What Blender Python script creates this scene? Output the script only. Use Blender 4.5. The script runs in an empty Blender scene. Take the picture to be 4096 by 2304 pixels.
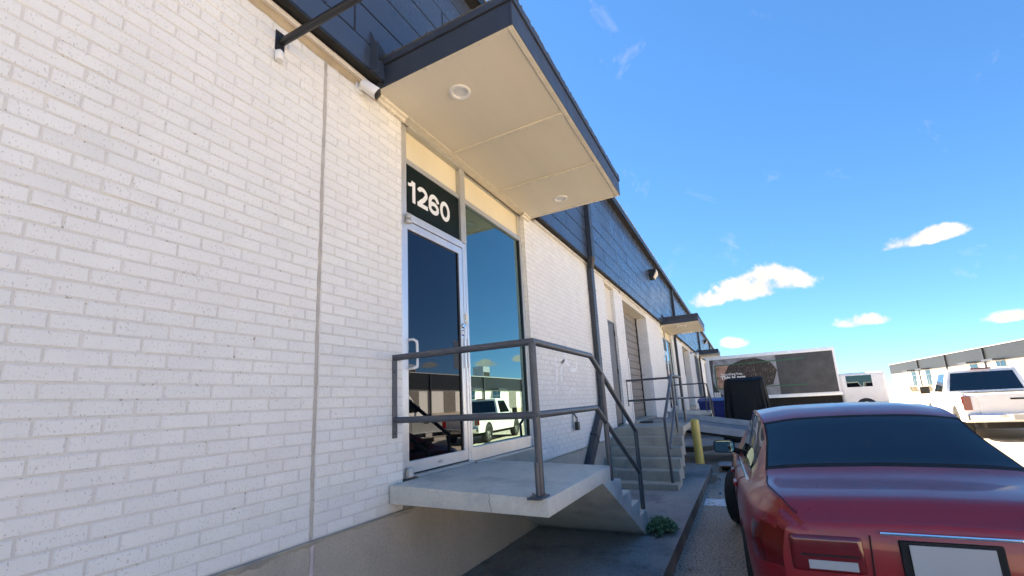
import bpy, bmesh, math, random
import numpy as np
from mathutils import Vector, Matrix
R = math.radians
random.seed(7); rng = np.random.default_rng(7)
scene = bpy.context.scene
COL = scene.collection
ZO = 1.53                     # camera height above the asphalt; code below measures z from eye level

# ------------------------------------------------------------------ camera
yaw, pitch, roll = R(26.98668), R(10.94198), R(-3.04380)
fw = Vector((math.cos(pitch)*math.cos(yaw), math.cos(pitch)*math.sin(yaw), math.sin(pitch)))
rt = fw.cross(Vector((0, 0, 1))).normalized(); up = rt.cross(fw)
r2 = math.cos(roll)*rt + math.sin(roll)*up; u2 = -math.sin(roll)*rt + math.cos(roll)*up
cam_d = bpy.data.cameras.new('camera'); cam = bpy.data.objects.new('camera', cam_d); COL.objects.link(cam)
cam.matrix_world = Matrix(((r2.x, u2.x, -fw.x, 0), (r2.y, u2.y, -fw.y, -2.33), (r2.z, u2.z, -fw.z, ZO), (0, 0, 0, 1)))
cam_d.sensor_width = 36; cam_d.lens = 1752.98*36/4096; cam_d.shift_y = (1281.74-1152)/4096
cam_d.clip_start = .05; cam_d.clip_end = 4000
scene.camera = cam

# ------------------------------------------------------------------ sky, sun, exposure
SUN_EL, SUN_AZ = R(48), R(28)          # azimuth from +Y towards +X: the sun stands behind the building
world = bpy.data.worlds.new('World'); scene.world = world; world.use_nodes = True
wt = world.node_tree; wt.nodes.clear()
def WN(t, **k):
    n = wt.nodes.new(t)
    for a, b in k.items(): setattr(n, a, b)
    return n
def wlink(a, b): wt.links.new(a, b)
def wm(op, a, b=None, clamp=False):
    n = WN('ShaderNodeMath', operation=op, use_clamp=clamp)
    for i, v in enumerate((a, b)):
        if v is None: continue
        if isinstance(v, (int, float)): n.inputs[i].default_value = v
        else: wlink(v, n.inputs[i])
    return n.outputs[0]
sky = WN('ShaderNodeTexSky', sky_type='NISHITA', sun_disc=False, sun_elevation=SUN_EL, sun_rotation=SUN_AZ,
         altitude=300, air_density=.8, dust_density=.05, ozone_density=2.2)
hsv = WN('ShaderNodeHueSaturation'); hsv.inputs['Saturation'].default_value = 1.08
def vscale(sock, k):
    n = WN('ShaderNodeVectorMath', operation='SCALE'); wlink(sock, n.inputs[0]); n.inputs['Scale'].default_value = k; return n.outputs[0]
gam = WN('ShaderNodeGamma'); gam.inputs['Gamma'].default_value = .78; wlink(vscale(sky.outputs[0], 1/4.0), gam.inputs['Color'])
tint = WN('ShaderNodeVectorMath', operation='MULTIPLY'); wlink(vscale(gam.outputs[0], 3.9), tint.inputs[0]); tint.inputs[1].default_value = (.435, .685, .98)
wlink(tint.outputs[0], hsv.inputs['Color'])
tc = WN('ShaderNodeTexCoord'); DIR = tc.outputs['Generated']
cn = WN('ShaderNodeTexNoise'); cn.inputs['Scale'].default_value = 20; cn.inputs['Detail'].default_value = 6; cn.inputs['Roughness'].default_value = .58
wlink(DIR, cn.inputs['Vector'])
cn2 = WN('ShaderNodeTexNoise'); cn2.inputs['Scale'].default_value = 6; cn2.inputs['Detail'].default_value = 2
wlink(DIR, cn2.inputs['Vector'])
nz = wm('ADD', wm('MULTIPLY', wm('SUBTRACT', cn.outputs[0], .5), 3.4), wm('MULTIPLY', wm('SUBTRACT', cn2.outputs[0], .5), 1.0))
def vdot(v):
    n = WN('ShaderNodeVectorMath', operation='DOT_PRODUCT'); wlink(DIR, n.inputs[0]); n.inputs[1].default_value = v
    return n.outputs['Value']
clouds = [  # azimuth from +X towards -Y, elevation, half width, half height (degrees)
    (3.2, 11.7, 5.4, 2.5), (-2.7, 11.0, 2.5, 1.5), (-.3, 5.65, 2.1, .95), (12, 6.5, 2.6, 1.0), (17.5, 13.5, 3.4, 1.3), (22, 5.2, 2.2, .8),
    (26, 5.8, 1.3, .55), (30.6, 5.4, 1.8, .7), (38, 5.5, 1.3, .5), (46, 8.0, 2.0, .8), (58, 6.0, 2.4, .9), (74, 5.5, 2.4, .9), (90, 8, 3, 1.2),
    (112, 7, 4, 1.5), (140, 10, 4, 1.6), (175, 7, 5, 1.7), (205, 12, 4, 1.6), (240, 8, 5, 1.7), (285, 9, 4, 1.5), (322, 7, 4, 1.5)]
mask = None; lobes = None
for az, el, sa, sb in clouds:
    a, e = R(az), R(el)
    c = Vector((math.cos(e)*math.cos(a), -math.cos(e)*math.sin(a), math.sin(e)))
    rr = Vector((-math.sin(a), -math.cos(a), 0)); uu = rr.cross(c)
    if uu.z < 0: uu = -uu
    A = wm('MULTIPLY', vdot(rr), 1/math.sin(R(sa))); Bv = wm('SUBTRACT', vdot(uu), 0); Bv = wm('MULTIPLY', Bv, 1/math.sin(R(sb)))
    Bv = wm('MAXIMUM', Bv, wm('MULTIPLY', Bv, -1.9))
    v = wm('SUBTRACT', 1.0, wm('ADD', wm('MULTIPLY', A, A), wm('MULTIPLY', Bv, Bv)))
    v = wm('ADD', v, nz)
    gate = wm('GREATER_THAN', vdot(c), .8)
    v = wm('MULTIPLY', wm('MULTIPLY', v, .85, True), gate)
    mask = v if mask is None else wm('MAXIMUM', mask, v)
mp = WN('ShaderNodeMapRange', interpolation_type='SMOOTHSTEP'); wlink(mask, mp.inputs[0]); mp.inputs[1].default_value = .0; mp.inputs[2].default_value = .62
# thin veil of high wisps
cw = WN('ShaderNodeTexNoise'); cw.inputs['Scale'].default_value = 5; cw.inputs['Detail'].default_value = 5; cw.inputs['Roughness'].default_value = .68; cw.inputs['Distortion'].default_value = .8
wlink(DIR, cw.inputs['Vector'])
mw = WN('ShaderNodeMapRange'); wlink(cw.outputs[0], mw.inputs[0]); mw.inputs[1].default_value = .62; mw.inputs[2].default_value = .95; mw.inputs[3].default_value = 0; mw.inputs[4].default_value = .5
cl = wm('MAXIMUM', mp.outputs[0], mw.outputs[0])
cc = WN('ShaderNodeMapRange'); wlink(cn.outputs[0], cc.inputs[0]); cc.inputs[1].default_value = .35; cc.inputs[2].default_value = .65
cmix = WN('ShaderNodeMix', data_type='RGBA'); wlink(cc.outputs[0], cmix.inputs[0])
CLB = 3.5
cmix.inputs[6].default_value = (CLB*.80, CLB*.84, CLB*.90, 1); cmix.inputs[7].default_value = (CLB, CLB, CLB, 1)
smix = WN('ShaderNodeMix', data_type='RGBA'); wlink(cl, smix.inputs[0]); wlink(hsv.outputs[0], smix.inputs[6]); wlink(cmix.outputs[2], smix.inputs[7])
bg = WN('ShaderNodeBackground'); wlink(smix.outputs[2], bg.inputs['Color']); bg.inputs['Strength'].default_value = .05
wo = WN('ShaderNodeOutputWorld'); wlink(bg.outputs[0], wo.inputs['Surface'])
sun_d = bpy.data.lights.new('sun', 'SUN'); sun = bpy.data.objects.new('sun', sun_d); COL.objects.link(sun)
sun_d.energy = 5.0; sun_d.angle = R(.53); sun_d.color = (1, .90, .75)
sd = Vector((math.sin(SUN_AZ)*math.cos(SUN_EL), math.cos(SUN_AZ)*math.cos(SUN_EL), math.sin(SUN_EL)))
sun.rotation_euler = sd.to_track_quat('Z', 'Y').to_euler(); sun.location = (10, 40, 40)
scene.view_settings.view_transform = 'Standard'; scene.view_settings.look = 'None'
scene.view_settings.exposure = 2.75; scene.view_settings.gamma = 1
scene.view_settings.use_white_balance = True; scene.view_settings.white_balance_temperature = 7500
scene.render.engine = 'CYCLES'
scene.cycles.max_bounces = 6; scene.cycles.diffuse_bounces = 4; scene.cycles.glossy_bounces = 4

# ------------------------------------------------------------------ materials
def mat(name, col, rough=.6, metal=0.0, var=.12, vs=3.0, bump=0.0, bs=60.0, spec=.5, speck=None, coat=0.0, stain=None, aniso=(1, 1, 1), fine=None):
    m = bpy.data.materials.new(name); m.use_nodes = True; nt = m.node_tree; p = nt.nodes['Principled BSDF']
    def N(t, **k):
        n = nt.nodes.new(t)
        for a, b in k.items(): setattr(n, a, b)
        return n
    L = nt.links.new
    geo = N('ShaderNodeNewGeometry'); mapn = N('ShaderNodeMapping'); mapn.inputs['Scale'].default_value = aniso
    L(geo.outputs['Position'], mapn.inputs[0]); P = mapn.outputs[0]
    def noise(s, d=4, r=.55, vec=None):
        n = N('ShaderNodeTexNoise'); n.inputs['Scale'].default_value = s; n.inputs['Detail'].default_value = d; n.inputs['Roughness'].default_value = r
        L(vec or P, n.inputs['Vector']); return n.outputs[0]
    def rng_(v, a, b, c=0., d=1.):
        n = N('ShaderNodeMapRange'); L(v, n.inputs[0]); n.inputs[1].default_value = a; n.inputs[2].default_value = b; n.inputs[3].default_value = c; n.inputs[4].default_value = d
        return n.outputs[0]
    def mix(f, a, b):
        n = N('ShaderNodeMix', data_type='RGBA'); L(f, n.inputs[0])
        for i, v in ((6, a), (7, b)):
            if isinstance(v, tuple): n.inputs[i].default_value = (*v, 1)
            else: L(v, n.inputs[i])
        return n.outputs[2]
    c0 = tuple(max(0, c*(1-var)) for c in col); c1 = tuple(min(1, c*(1+var)) for c in col)
    out = mix(rng_(noise(vs), .3, .7), c0, c1)
    if fine:                                   # (scale, amount): fine grain
        g = rng_(noise(fine[0], 2, .7), .3, .7)
        out = mix(g, tuple(c*(1-fine[1]) for c in col), out) if fine[1] < 0 else mix(rng_(noise(fine[0], 2, .7), .25, .75, 0, .65), out, tuple(min(1, c*(1+fine[1])) for c in col))
    if speck:                                  # (scale, threshold, colour, strength)
        for sc_, th, sc, am in (speck if isinstance(speck, list) else [speck]):
            out = mix(rng_(noise(sc_, 2, .6), th, th+.04, 0, am), out, sc)
    if stain:                                  # (scale, lo, hi, colour, strength)
        for s_, lo, hi, sc, am in (stain if isinstance(stain, list) else [stain]):
            out = mix(rng_(noise(s_, 6, .62), lo, hi, 0, am), out, sc)
    L(out, p.inputs['Base Color'])
    p.inputs['Metallic'].default_value = metal; p.inputs['Specular IOR Level'].default_value = spec
    rn = rng_(noise(vs*2.3), .3, .7, max(.02, rough-.06), min(1, rough+.08)) if rough > .05 else None
    if rn: L(rn, p.inputs['Roughness'])
    else: p.inputs['Roughness'].default_value = rough
    if coat: p.inputs['Coat Weight'].default_value = coat; p.inputs['Coat Roughness'].default_value = .05
    if bump:
        b = N('ShaderNodeBump'); b.inputs['Strength'].default_value = min(1, bump*1.0); b.inputs['Distance'].default_value = .004
        L(noise(bs, 5, .6), b.inputs['Height']); L(b.outputs[0], p.inputs['Normal'])
    return m
M = {}
PITS = [(150, .62, (.44, .42, .40), .65), (60, .70, (.42, .38, .34), .6)]
M['brick'] = mat('painted_brick', (.80, .785, .75), .55, var=.05, vs=2.2, bump=.55, bs=85, speck=PITS, aniso=(1, 1, .45), stain=[(1.3, .55, .85, (.66, .60, .50), .35)])
M['brick_b'] = mat('painted_brick_aged', (.79, .777, .745), .57, var=.055, vs=2.6, bump=.6, bs=70, speck=PITS, aniso=(1, 1, .45), stain=[(1.1, .5, .85, (.64, .585, .495), .35)])
M['mortar'] = mat('painted_mortar', (.69, .665, .62), .7, var=.08, vs=9, bump=.9, bs=120, speck=(38, .66, (.30, .25, .2), .7))
M['far_brick'] = None
M['sealant'] = mat('joint_sealant', (.45, .41, .365), .6, var=.15, vs=12, bump=.8, bs=30, speck=(40, .66, (.25, .2, .16), .7))
M['pink'] = mat('pink_sealant', (.50, .42, .42), .6, var=.10, vs=12, bump=.7, bs=40)
M['found'] = mat('foundation_concrete', (.42, .375, .31), .85, var=.14, vs=1.6, bump=.9, bs=160, fine=(130, .35), speck=[(190, .62, (.17, .15, .13), .7), (170, .66, (.6, .56, .48), .5)], stain=[(1.1, .52, .75, (.29, .26, .22), .6)], aniso=(1, 1, .6))
M['slab'] = mat('landing_concrete', (.60, .57, .50), .8, var=.10, vs=2.2, bump=.7, bs=60, fine=(50, .18), speck=(46, .68, (.30, .28, .25), .5), stain=[(1.6, .50, .66, (.36, .355, .34), .7), (6, .56, .70, (.42, .40, .37), .55), (24, .63, .72, (.34, .32, .29), .5)])
M['slab2'] = mat('stair_concrete', (.38, .35, .285), .85, var=.14, vs=2.6, bump=.6, bs=80, fine=(55, .15), stain=[(2.2, .48, .66, (.24, .235, .225), .7), (20, .6, .72, (.30, .285, .25), .6)])
M['walk'] = mat('walkway_concrete', (.26, .245, .228), .85, var=.16, vs=1.3, bump=1.0, bs=70, fine=(55, .5), speck=[(58, .61, (.44, .42, .38), .6), (40, .63, (.09, .088, .085), .7)], stain=[(1.0, .50, .64, (.13, .125, .128), .8), (4, .56, .70, (.15, .145, .14), .6), (7, .62, .72, (.40, .38, .35), .4)])
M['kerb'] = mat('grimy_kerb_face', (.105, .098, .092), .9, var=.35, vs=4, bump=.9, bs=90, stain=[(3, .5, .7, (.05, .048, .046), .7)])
M['asphalt'] = mat('asphalt', (.30, .26, .215), .9, var=.14, vs=.6, bump=1.0, bs=60, fine=(48, .7), speck=[(52, .57, (.58, .51, .43), .75), (46, .56, (.075, .068, .062), .8), (20, .66, (.10, .09, .08), .7)], stain=[(.5, .55, .75, (.19, .168, .145), .5), (2.6, .58, .72, (.15, .135, .12), .5)])
M['white_line'] = mat('worn_white_paint', (.72, .73, .74), .75, var=.1, vs=6, bump=.6, bs=150, stain=[(9, .54, .62, (.16, .15, .14), .9)])
M['panel'] = mat('navy_metal_panel', (.050, .066, .098), .27, var=.10, vs=.7, spec=.6)
M['dark_metal'] = mat('dark_trim_metal', (.014, .016, .019), .42, var=.15, vs=2, bump=.08, bs=20)
M['soffit_dark'] = mat('dark_soffit', (.022, .021, .020), .6, var=.1, vs=2)
M['fascia'] = mat('navy_fascia_paint', (.042, .052, .072), .45, var=.12, vs=3, bump=.15, bs=40, stain=[(3, .6, .8, (.07, .08, .10), .4)])
M['fascia_edge'] = mat('weathered_edge', (.10, .088, .066), .9, var=.35, vs=18, bump=1, bs=60)
M['cream'] = mat('cream_soffit_paint', (.74, .675, .55), .6, var=.04, vs=1.5, bump=.25, bs=45, aniso=(.25, 2, 1), speck=(26, .76, (.55, .48, .38), .4), stain=[(1.2, .6, .85, (.60, .54, .43), .4)])
M['cream_trim'] = mat('cream_trim_paint', (.73, .67, .55), .55, var=.08, vs=14, bump=.5, bs=40, speck=(50, .66, (.35, .28, .2), .5))
M['tan_cove'] = mat('tan_stained_mortar', (.45, .36, .245), .8, var=.22, vs=5, bump=.7, bs=60, stain=[(6, .6, .75, (.30, .22, .15), .6)])
M['beige'] = mat('beige_stucco_panel', (.76, .675, .49), .75, var=.05, vs=1.6, bump=.45, bs=90, stain=[(1.4, .55, .8, (.66, .56, .38), .4)])
M['alu'] = mat('brushed_aluminium', (.72, .73, .74), .36, metal=.75, var=.06, vs=5, bump=.08, bs=60, aniso=(1, 1, .1))
M['alu_dull'] = mat('dull_aluminium', (.50, .50, .48), .5, metal=.6, var=.08, vs=5)
M['galv'] = mat('galvanised_steel', (.36, .39, .43), .42, metal=.5, var=.16, vs=4, bump=.2, bs=30, stain=[(6, .6, .75, (.22, .19, .16), .5)])
M['tread'] = mat('rusty_tread_plate', (.17, .155, .15), .55, metal=.4, var=.25, vs=5, bump=.4, bs=50)
def glassm(name, tint, scratch):
    m = bpy.data.materials.new(name); m.use_nodes = True; nt = m.node_tree; p = nt.nodes['Principled BSDF']; L = nt.links.new
    p.inputs['Base Color'].default_value = (*tint, 1); p.inputs['Metallic'].default_value = 1.0; p.inputs['Roughness'].default_value = .0
    geo = nt.nodes.new('ShaderNodeNewGeometry')
    n = nt.nodes.new('ShaderNodeTexNoise'); n.inputs['Scale'].default_value = 1.1; n.inputs['Detail'].default_value = 1; L(geo.outputs['Position'], n.inputs['Vector'])
    b = nt.nodes.new('ShaderNodeBump'); b.inputs['Strength'].default_value = .02; b.inputs['Distance'].default_value = .01; L(n.outputs[0], b.inputs['Height']); L(b.outputs[0], p.inputs['Normal'])
    d = nt.nodes.new('ShaderNodeBsdfDiffuse'); d.inputs['Color'].default_value = (.30, .34, .36, 1)
    n2 = nt.nodes.new('ShaderNodeTexNoise'); n2.inputs['Scale'].default_value = 3; n2.inputs['Detail'].default_value = 8; n2.inputs['Roughness'].default_value = .7; L(geo.outputs['Position'], n2.inputs['Vector'])
    mr = nt.nodes.new('ShaderNodeMapRange'); L(n2.outputs[0], mr.inputs[0]); mr.inputs[1].default_value = .45; mr.inputs[2].default_value = .9; mr.inputs[3].default_value = .01; mr.inputs[4].default_value = scratch
    mx = nt.nodes.new('ShaderNodeMixShader'); L(mr.outputs[0], mx.inputs[0]); L(p.outputs[0], mx.inputs[1]); L(d.outputs[0], mx.inputs[2])
    L(mx.outputs[0], nt.nodes['Material Output'].inputs['Surface']); return m
M['glass_door'] = glassm('smoked_mirror_glass', (.062, .066, .075), .012)
M['glass_win'] = glassm('teal_mirror_glass', (.19, .30, .28), .04)
M['glass_far'] = glassm('dark_window_glass', (.16, .19, .21), .05)
M['sign_green'] = mat('dark_green_transom_panel', (.005, .012, .012), .35, var=.2, vs=3, spec=.12)
M['white_vinyl'] = mat('white_vinyl', (.82, .82, .80), .5, var=.03)
M['white_plastic'] = mat('white_plastic', (.80, .79, .77), .4, var=.04)
M['white_pvc'] = mat('white_conduit', (.80, .79, .79), .45, var=.06, vs=6)
M['black'] = mat('black_plastic', (.012, .012, .013), .4, var=.2)
M['rail'] = mat('dark_grey_rail_paint', (.072, .080, .094), .38, var=.14, vs=8, bump=.25, bs=60, stain=[(12, .66, .74, (.16, .10, .07), .5)])
M['spout'] = mat('dark_downspout_paint', (.036, .042, .052), .42, var=.1, vs=4)
M['rust'] = mat('rusty_steel', (.13, .075, .045), .8, var=.35, vs=25, bump=.7, bs=90)
M['yellow'] = mat('yellow_bollard_paint', (.62, .48, .13), .5, var=.07, vs=6, bump=.2, bs=40, speck=(60, .70, (.3, .22, .08), .6))
M['grey_door'] = mat('grey_steel_door', (.115, .118, .125), .5, var=.06, vs=2)
M['dock_slat'] = mat('brown_grey_dock_door', (.20, .18, .16), .55, var=.12, vs=2, bump=.15, bs=20, aniso=(.4, 1, 3))
M['leaf'] = mat('weed_leaf', (.085, .20, .095), .55, var=.45, vs=40)
M['leaf2'] = mat('weed_leaf_pale', (.20, .34, .19), .55, var=.4, vs=40)
M['stem'] = mat('weed_stem', (.09, .08, .04), .7)
M['dry'] = mat('dry_leaf', (.27, .21, .15), .8, var=.4, vs=25)
M['wood'] = mat('grey_weathered_board', (.33, .33, .33), .8, var=.15, vs=8, bump=.5, bs=40, aniso=(4, .4, 1))
M['wood2'] = mat('brown_timber', (.20, .14, .09), .8, var=.2, vs=10, bump=.5, bs=40)
M['blue_bin'] = mat('blue_bin_plastic', (.010, .022, .16), .35, var=.12, vs=3)
M['blue_cap'] = mat('blue_cap_plastic', (.04, .08, .30), .4)
M['tarp'] = mat('black_tarp', (.006, .0075, .0095), .6, var=.2, vs=4, bump=.35, bs=14, spec=.25)
M['truck_white'] = mat('truck_white_paint', (.78, .79, .80), .3, var=.04, vs=2, coat=.3)
M['truck_silver'] = mat('truck_silver_paint', (.42, .43, .44), .3, var=.04, metal=.3, coat=.4)
M['car_red'] = mat('red_car_paint', (.30, .007, .012), .32, var=.06, vs=1.5, coat=.5)
M['car_glass'] = glassm('car_window_glass', (.06, .075, .08), .03)
M['mirror_glass'] = glassm('side_mirror_glass', (.16, .24, .26), .02)
M['chrome'] = mat('chrome', (.75, .76, .78), .12, metal=1, var=.02)
M['tyre'] = mat('tyre_rubber', (.016, .016, .017), .75, var=.2, vs=20, bump=.3, bs=60)
M['rim'] = mat('alloy_rim', (.55, .56, .57), .3, metal=.9, var=.05)
M['tail'] = mat('tail_light_plastic', (.16, .003, .004), .12, var=.1, coat=1)
M['under'] = mat('underbody_black', (.012, .012, .012), .8)
M['plate'] = mat('number_plate', (.42, .43, .44), .45, var=.05)
M['roofing'] = mat('gravel_roofing', (.20, .185, .16), .95, var=.25, vs=6, bump=1, bs=70)
M['print_grey'] = mat('print_grey_skin', (.30, .31, .33), .45, var=.35, vs=2.2, stain=[(1.5, .45, .7, (.10, .10, .11), .7)])
M['print_skin'] = mat('print_skin_tone', (.42, .24, .17), .45, var=.28, vs=3.5, stain=[(3, .5, .7, (.20, .09, .06), .6)])
M['print_soil'] = mat('print_soil', (.035, .024, .018), .5, var=.5, vs=9, speck=[(14, .62, (.35, .28, .2), .8)], aniso=(1, 1.6, .5))
M['print_dark'] = mat('print_dark', (.05, .052, .055), .45, var=.3, vs=2)
M['green'] = mat('print_green', (.010, .13, .055), .45, var=.05)
M['opp_wall'] = None
def brickmat(name, col, dark, bw=.2032, bh=.0677):
    m = bpy.data.materials.new(name); m.use_nodes = True; nt = m.node_tree; p = nt.nodes['Principled BSDF']; L = nt.links.new
    geo = nt.nodes.new('ShaderNodeNewGeometry'); sp = nt.nodes.new('ShaderNodeSeparateXYZ'); L(geo.outputs['Position'], sp.inputs[0])
    ad = nt.nodes.new('ShaderNodeMath'); ad.operation = 'ADD'; L(sp.outputs[0], ad.inputs[0]); L(sp.outputs[1], ad.inputs[1])
    cb = nt.nodes.new('ShaderNodeCombineXYZ'); L(ad.outputs[0], cb.inputs[0]); L(sp.outputs[2], cb.inputs[1])
    b = nt.nodes.new('ShaderNodeTexBrick'); L(cb.outputs[0], b.inputs['Vector']); b.inputs['Scale'].default_value = 1
    b.inputs['Brick Width'].default_value = bw; b.inputs['Row Height'].default_value = bh; b.inputs['Mortar Size'].default_value = .006
    b.inputs['Color1'].default_value = (*col, 1); b.inputs['Color2'].default_value = (*[c*.95 for c in col], 1); b.inputs['Mortar'].default_value = (*dark, 1)
    L(b.outputs['Color'], p.inputs['Base Color']); p.inputs['Roughness'].default_value = .6
    bp = nt.nodes.new('ShaderNodeBump'); bp.inputs['Strength'].default_value = .4; bp.inputs['Distance'].default_value = .005; bp.invert = True
    L(b.outputs['Fac'], bp.inputs['Height']); L(bp.outputs[0], p.inputs['Normal']); return m
M['far_brick'] = brickmat('far_painted_brick', (.79, .775, .74), (.60, .58, .54))

# ------------------------------------------------------------------ mesh helpers
class MB:
    def __init__(s, z=ZO): s.v = []; s.f = []; s.z = z
    def add(s, vs, fs):
        n = len(s.v); s.v += [(x, y, z+s.z) for x, y, z in vs]; s.f += [tuple(i+n for i in f) for f in fs]; return s
    def box(s, x0, x1, y0, y1, z0, z1):
        x0, x1 = sorted((x0, x1)); y0, y1 = sorted((y0, y1)); z0, z1 = sorted((z0, z1))
        return s.add([(x0, y0, z0), (x1, y0, z0), (x1, y1, z0), (x0, y1, z0), (x0, y0, z1), (x1, y0, z1), (x1, y1, z1), (x0, y1, z1)],
                     [(0, 3, 2, 1), (4, 5, 6, 7), (0, 1, 5, 4), (1, 2, 6, 5), (2, 3, 7, 6), (3, 0, 4, 7)])
    def prism(s, poly, a0, a1, axis='y'):
        """poly: 2-D points; axis y: (x,z) swept in y; axis x: (y,z) swept in x; axis z: (x,y) swept in z"""
        n = len(poly)
        def P(p, a): return {'y': (p[0], a, p[1]), 'x': (a, p[0], p[1]), 'z': (p[0], p[1], a)}[axis]
        vs = [P(p, a0) for p in poly]+[P(p, a1) for p in poly]
        fs = [tuple(range(n)), tuple(range(2*n-1, n-1, -1))]+[(i, i+n, (i+1) % n+n, (i+1) % n) for i in range(n)]
        return s.add(vs, fs)
    def tube(s, pts, r, seg=14, cap=True):
        pts = [Vector(p) for p in pts]; n = len(pts); rings = []
        ref = None
        for i, p in enumerate(pts):
            d0 = (p-pts[i-1]).normalized() if i else None; d1 = (pts[i+1]-p).normalized() if i < n-1 else None
            t = (d0+d1).normalized() if d0 and d1 else (d0 or d1)
            if ref is None:
                ref = t.orthogonal().normalized()
            ref = (ref-t*ref.dot(t)).normalized(); b = t.cross(ref)
            k = 1.0; ax = None
            if d0 and d1:
                c = max(.3, math.sqrt(max(.09, (1+d0.dot(d1))/2))); ax = (d1-d0); k = 1/c
                ax = ax.normalized() if ax.length > 1e-6 else None
            ring = []
            for j in range(seg):
                a = 2*math.pi*j/seg; o = (ref*math.cos(a)+b*math.sin(a))*r
                if ax is not None:
                    comp = o.dot(ax); o = o+ax*comp*(k-1)
                ring.append(tuple(p+o))
            rings.append(ring)
        vs = [q for ring in rings for q in ring]; fs = []
        for i in range(n-1):
            for j in range(seg): fs.append((i*seg+j, i*seg+(j+1) % seg, (i+1)*seg+(j+1) % seg, (i+1)*seg+j))
        if cap: fs.append(tuple(range(seg-1, -1, -1))); fs.append(tuple((n-1)*seg+j for j in range(seg)))
        return s.add(vs, fs)
    def lathe(s, prof, c=(0, 0, 0), axis='z', seg=24, close=False):
        """prof: (radius, along)"""
        vs = []; n = len(prof)
        for r, h in prof:
            for j in range(seg):
                a = 2*math.pi*j/seg; u, w = r*math.cos(a), r*math.sin(a)
                q = {'z': (u, w, h), 'y': (u, h, w), 'x': (h, u, w)}[axis]
                vs.append((c[0]+q[0], c[1]+q[1], c[2]+q[2]))
        fs = []
        for i in range(n-1 if not close else n):
            k = (i+1) % n
            for j in range(seg): fs.append((i*seg+j, i*seg+(j+1) % seg, k*seg+(j+1) % seg, k*seg+j))
        if not close:
            if prof[0][0] > 1e-5: fs.append(tuple(range(seg-1, -1, -1)))
            if prof[-1][0] > 1e-5: fs.append(tuple((n-1)*seg+j for j in range(seg)))
        return s.add(vs, fs)
    def grid(s, rows, closed=False, flip=False):
        n = len(rows); m = len(rows[0]); vs = [p for r in rows for p in r]; fs = []
        for i in range(n-1):
            for j in range(m if closed else m-1):
                q = (i*m+j, i*m+(j+1) % m, (i+1)*m+(j+1) % m, (i+1)*m+j); fs.append(q[::-1] if flip else q)
        return s.add(vs, fs)
    def build(s, name, material, parent=None, bevel=0, seg=2, smooth=None, edge_fn=None, kind=None, fixn=True, mesh_only=False):
        me = bpy.data.meshes.new(name)
        off = Vector((0, 0, 0)); q = parent
        while q is not None: off += q.location; q = q.parent
        if parent is not None and s.z == ZO: vs = [(x-off.x, y-off.y, z-off.z) for x, y, z in s.v]
        else: vs = s.v
        me.from_pydata(vs, [], s.f)
        if bevel or fixn:
            bm = bmesh.new(); bm.from_mesh(me)
            if fixn: bmesh.ops.recalc_face_normals(bm, faces=bm.faces)
            if bevel:
                es = [e for e in bm.edges if len(e.link_faces) == 2 and e.calc_face_angle(0) > R(25) and (edge_fn is None or edge_fn(e))]
                bmesh.ops.bevel(bm, geom=es, offset=bevel, segments=seg, affect='EDGES', profile=.6, clamp_overlap=True)
            bm.to_mesh(me); bm.free()
        me.materials.append(M[material] if isinstance(material, str) else material)
        if smooth:
            me.polygons.foreach_set('use_smooth', [True]*len(me.polygons)); me.set_sharp_from_angle(angle=R(smooth))
        me.update()
        if mesh_only: return me
        o = bpy.data.objects.new(name, me); COL.objects.link(o)
        if parent is not None: o.parent = parent
        if kind: o['kind'] = kind
        return o
def thing(name, label, cat, loc=(0, 0, 0), rz=0, group=None):
    o = bpy.data.objects.new(name, None); COL.objects.link(o); o.location = (loc[0], loc[1], loc[2]+ZO); o.rotation_euler = (0, 0, rz)
    o.empty_display_size = .1
    o['label'] = label; o['category'] = cat
    if group: o['group'] = group
    return o
def tag(o, label, cat, group=None):
    o['label'] = label; o['category'] = cat
    if group: o['group'] = group
    return o
def dup(root, dx=(0, 0, 0), label=None, rz=None):
    c = root.copy(); COL.objects.link(c); c.location = Vector(root.location)+Vector(dx)
    if rz is not None: c.rotation_euler.z = rz
    if label: c['label'] = label
    for ch in list(root.children):
        k = ch.copy(); COL.objects.link(k); k.parent = c
        for g in list(ch.children):
            h = g.copy(); COL.objects.link(h); h.parent = k
    return c
def empty_part(name, parent):
    o = bpy.data.objects.new(name, None); COL.objects.link(o); o.parent = parent; o.empty_display_size = .1; return o
def B(name, m, parent, *a, bevel=0, **k): return MB().box(*a).build(name, m, parent, bevel=bevel, **k)

# ------------------------------------------------------------------ ground
o = MB().add([(-400, -400, -1.53), (600, -400, -1.53), (600, 400, -1.53), (-400, 400, -1.53)], [(0, 1, 2, 3)]).build('asphalt', 'asphalt'); o['kind'] = 'structure'
def slab_walk(name, poly):
    mb = MB().prism(poly, -1.60, -1.39, 'z')
    o = mb.build(name, 'walk', bevel=.022, seg=3, edge_fn=lambda e: min(v.co.z for v in e.verts) > ZO-1.45, smooth=40); o['kind'] = 'structure'
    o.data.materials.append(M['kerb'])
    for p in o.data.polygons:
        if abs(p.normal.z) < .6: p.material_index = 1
    return o
walkway = slab_walk('walkway', [(-4, 0.02), (-4, -1.57), (3, -1.57), (3.012, -1.562), (3.02, -1.57), (6.1, -1.572), (6.112, -1.562), (6.125, -1.572), (9.93, -1.575), (10.05, -1.50), (10.2, -1.36), (10.30, -1.2), (10.32, 0.02)])
slab_walk('walkway', [(13.45, .02), (13.45, -1.02), (13.8, -1.33), (14.35, -1.52), (15.0, -1.58), (24, -1.58), (24, .02)])
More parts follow.
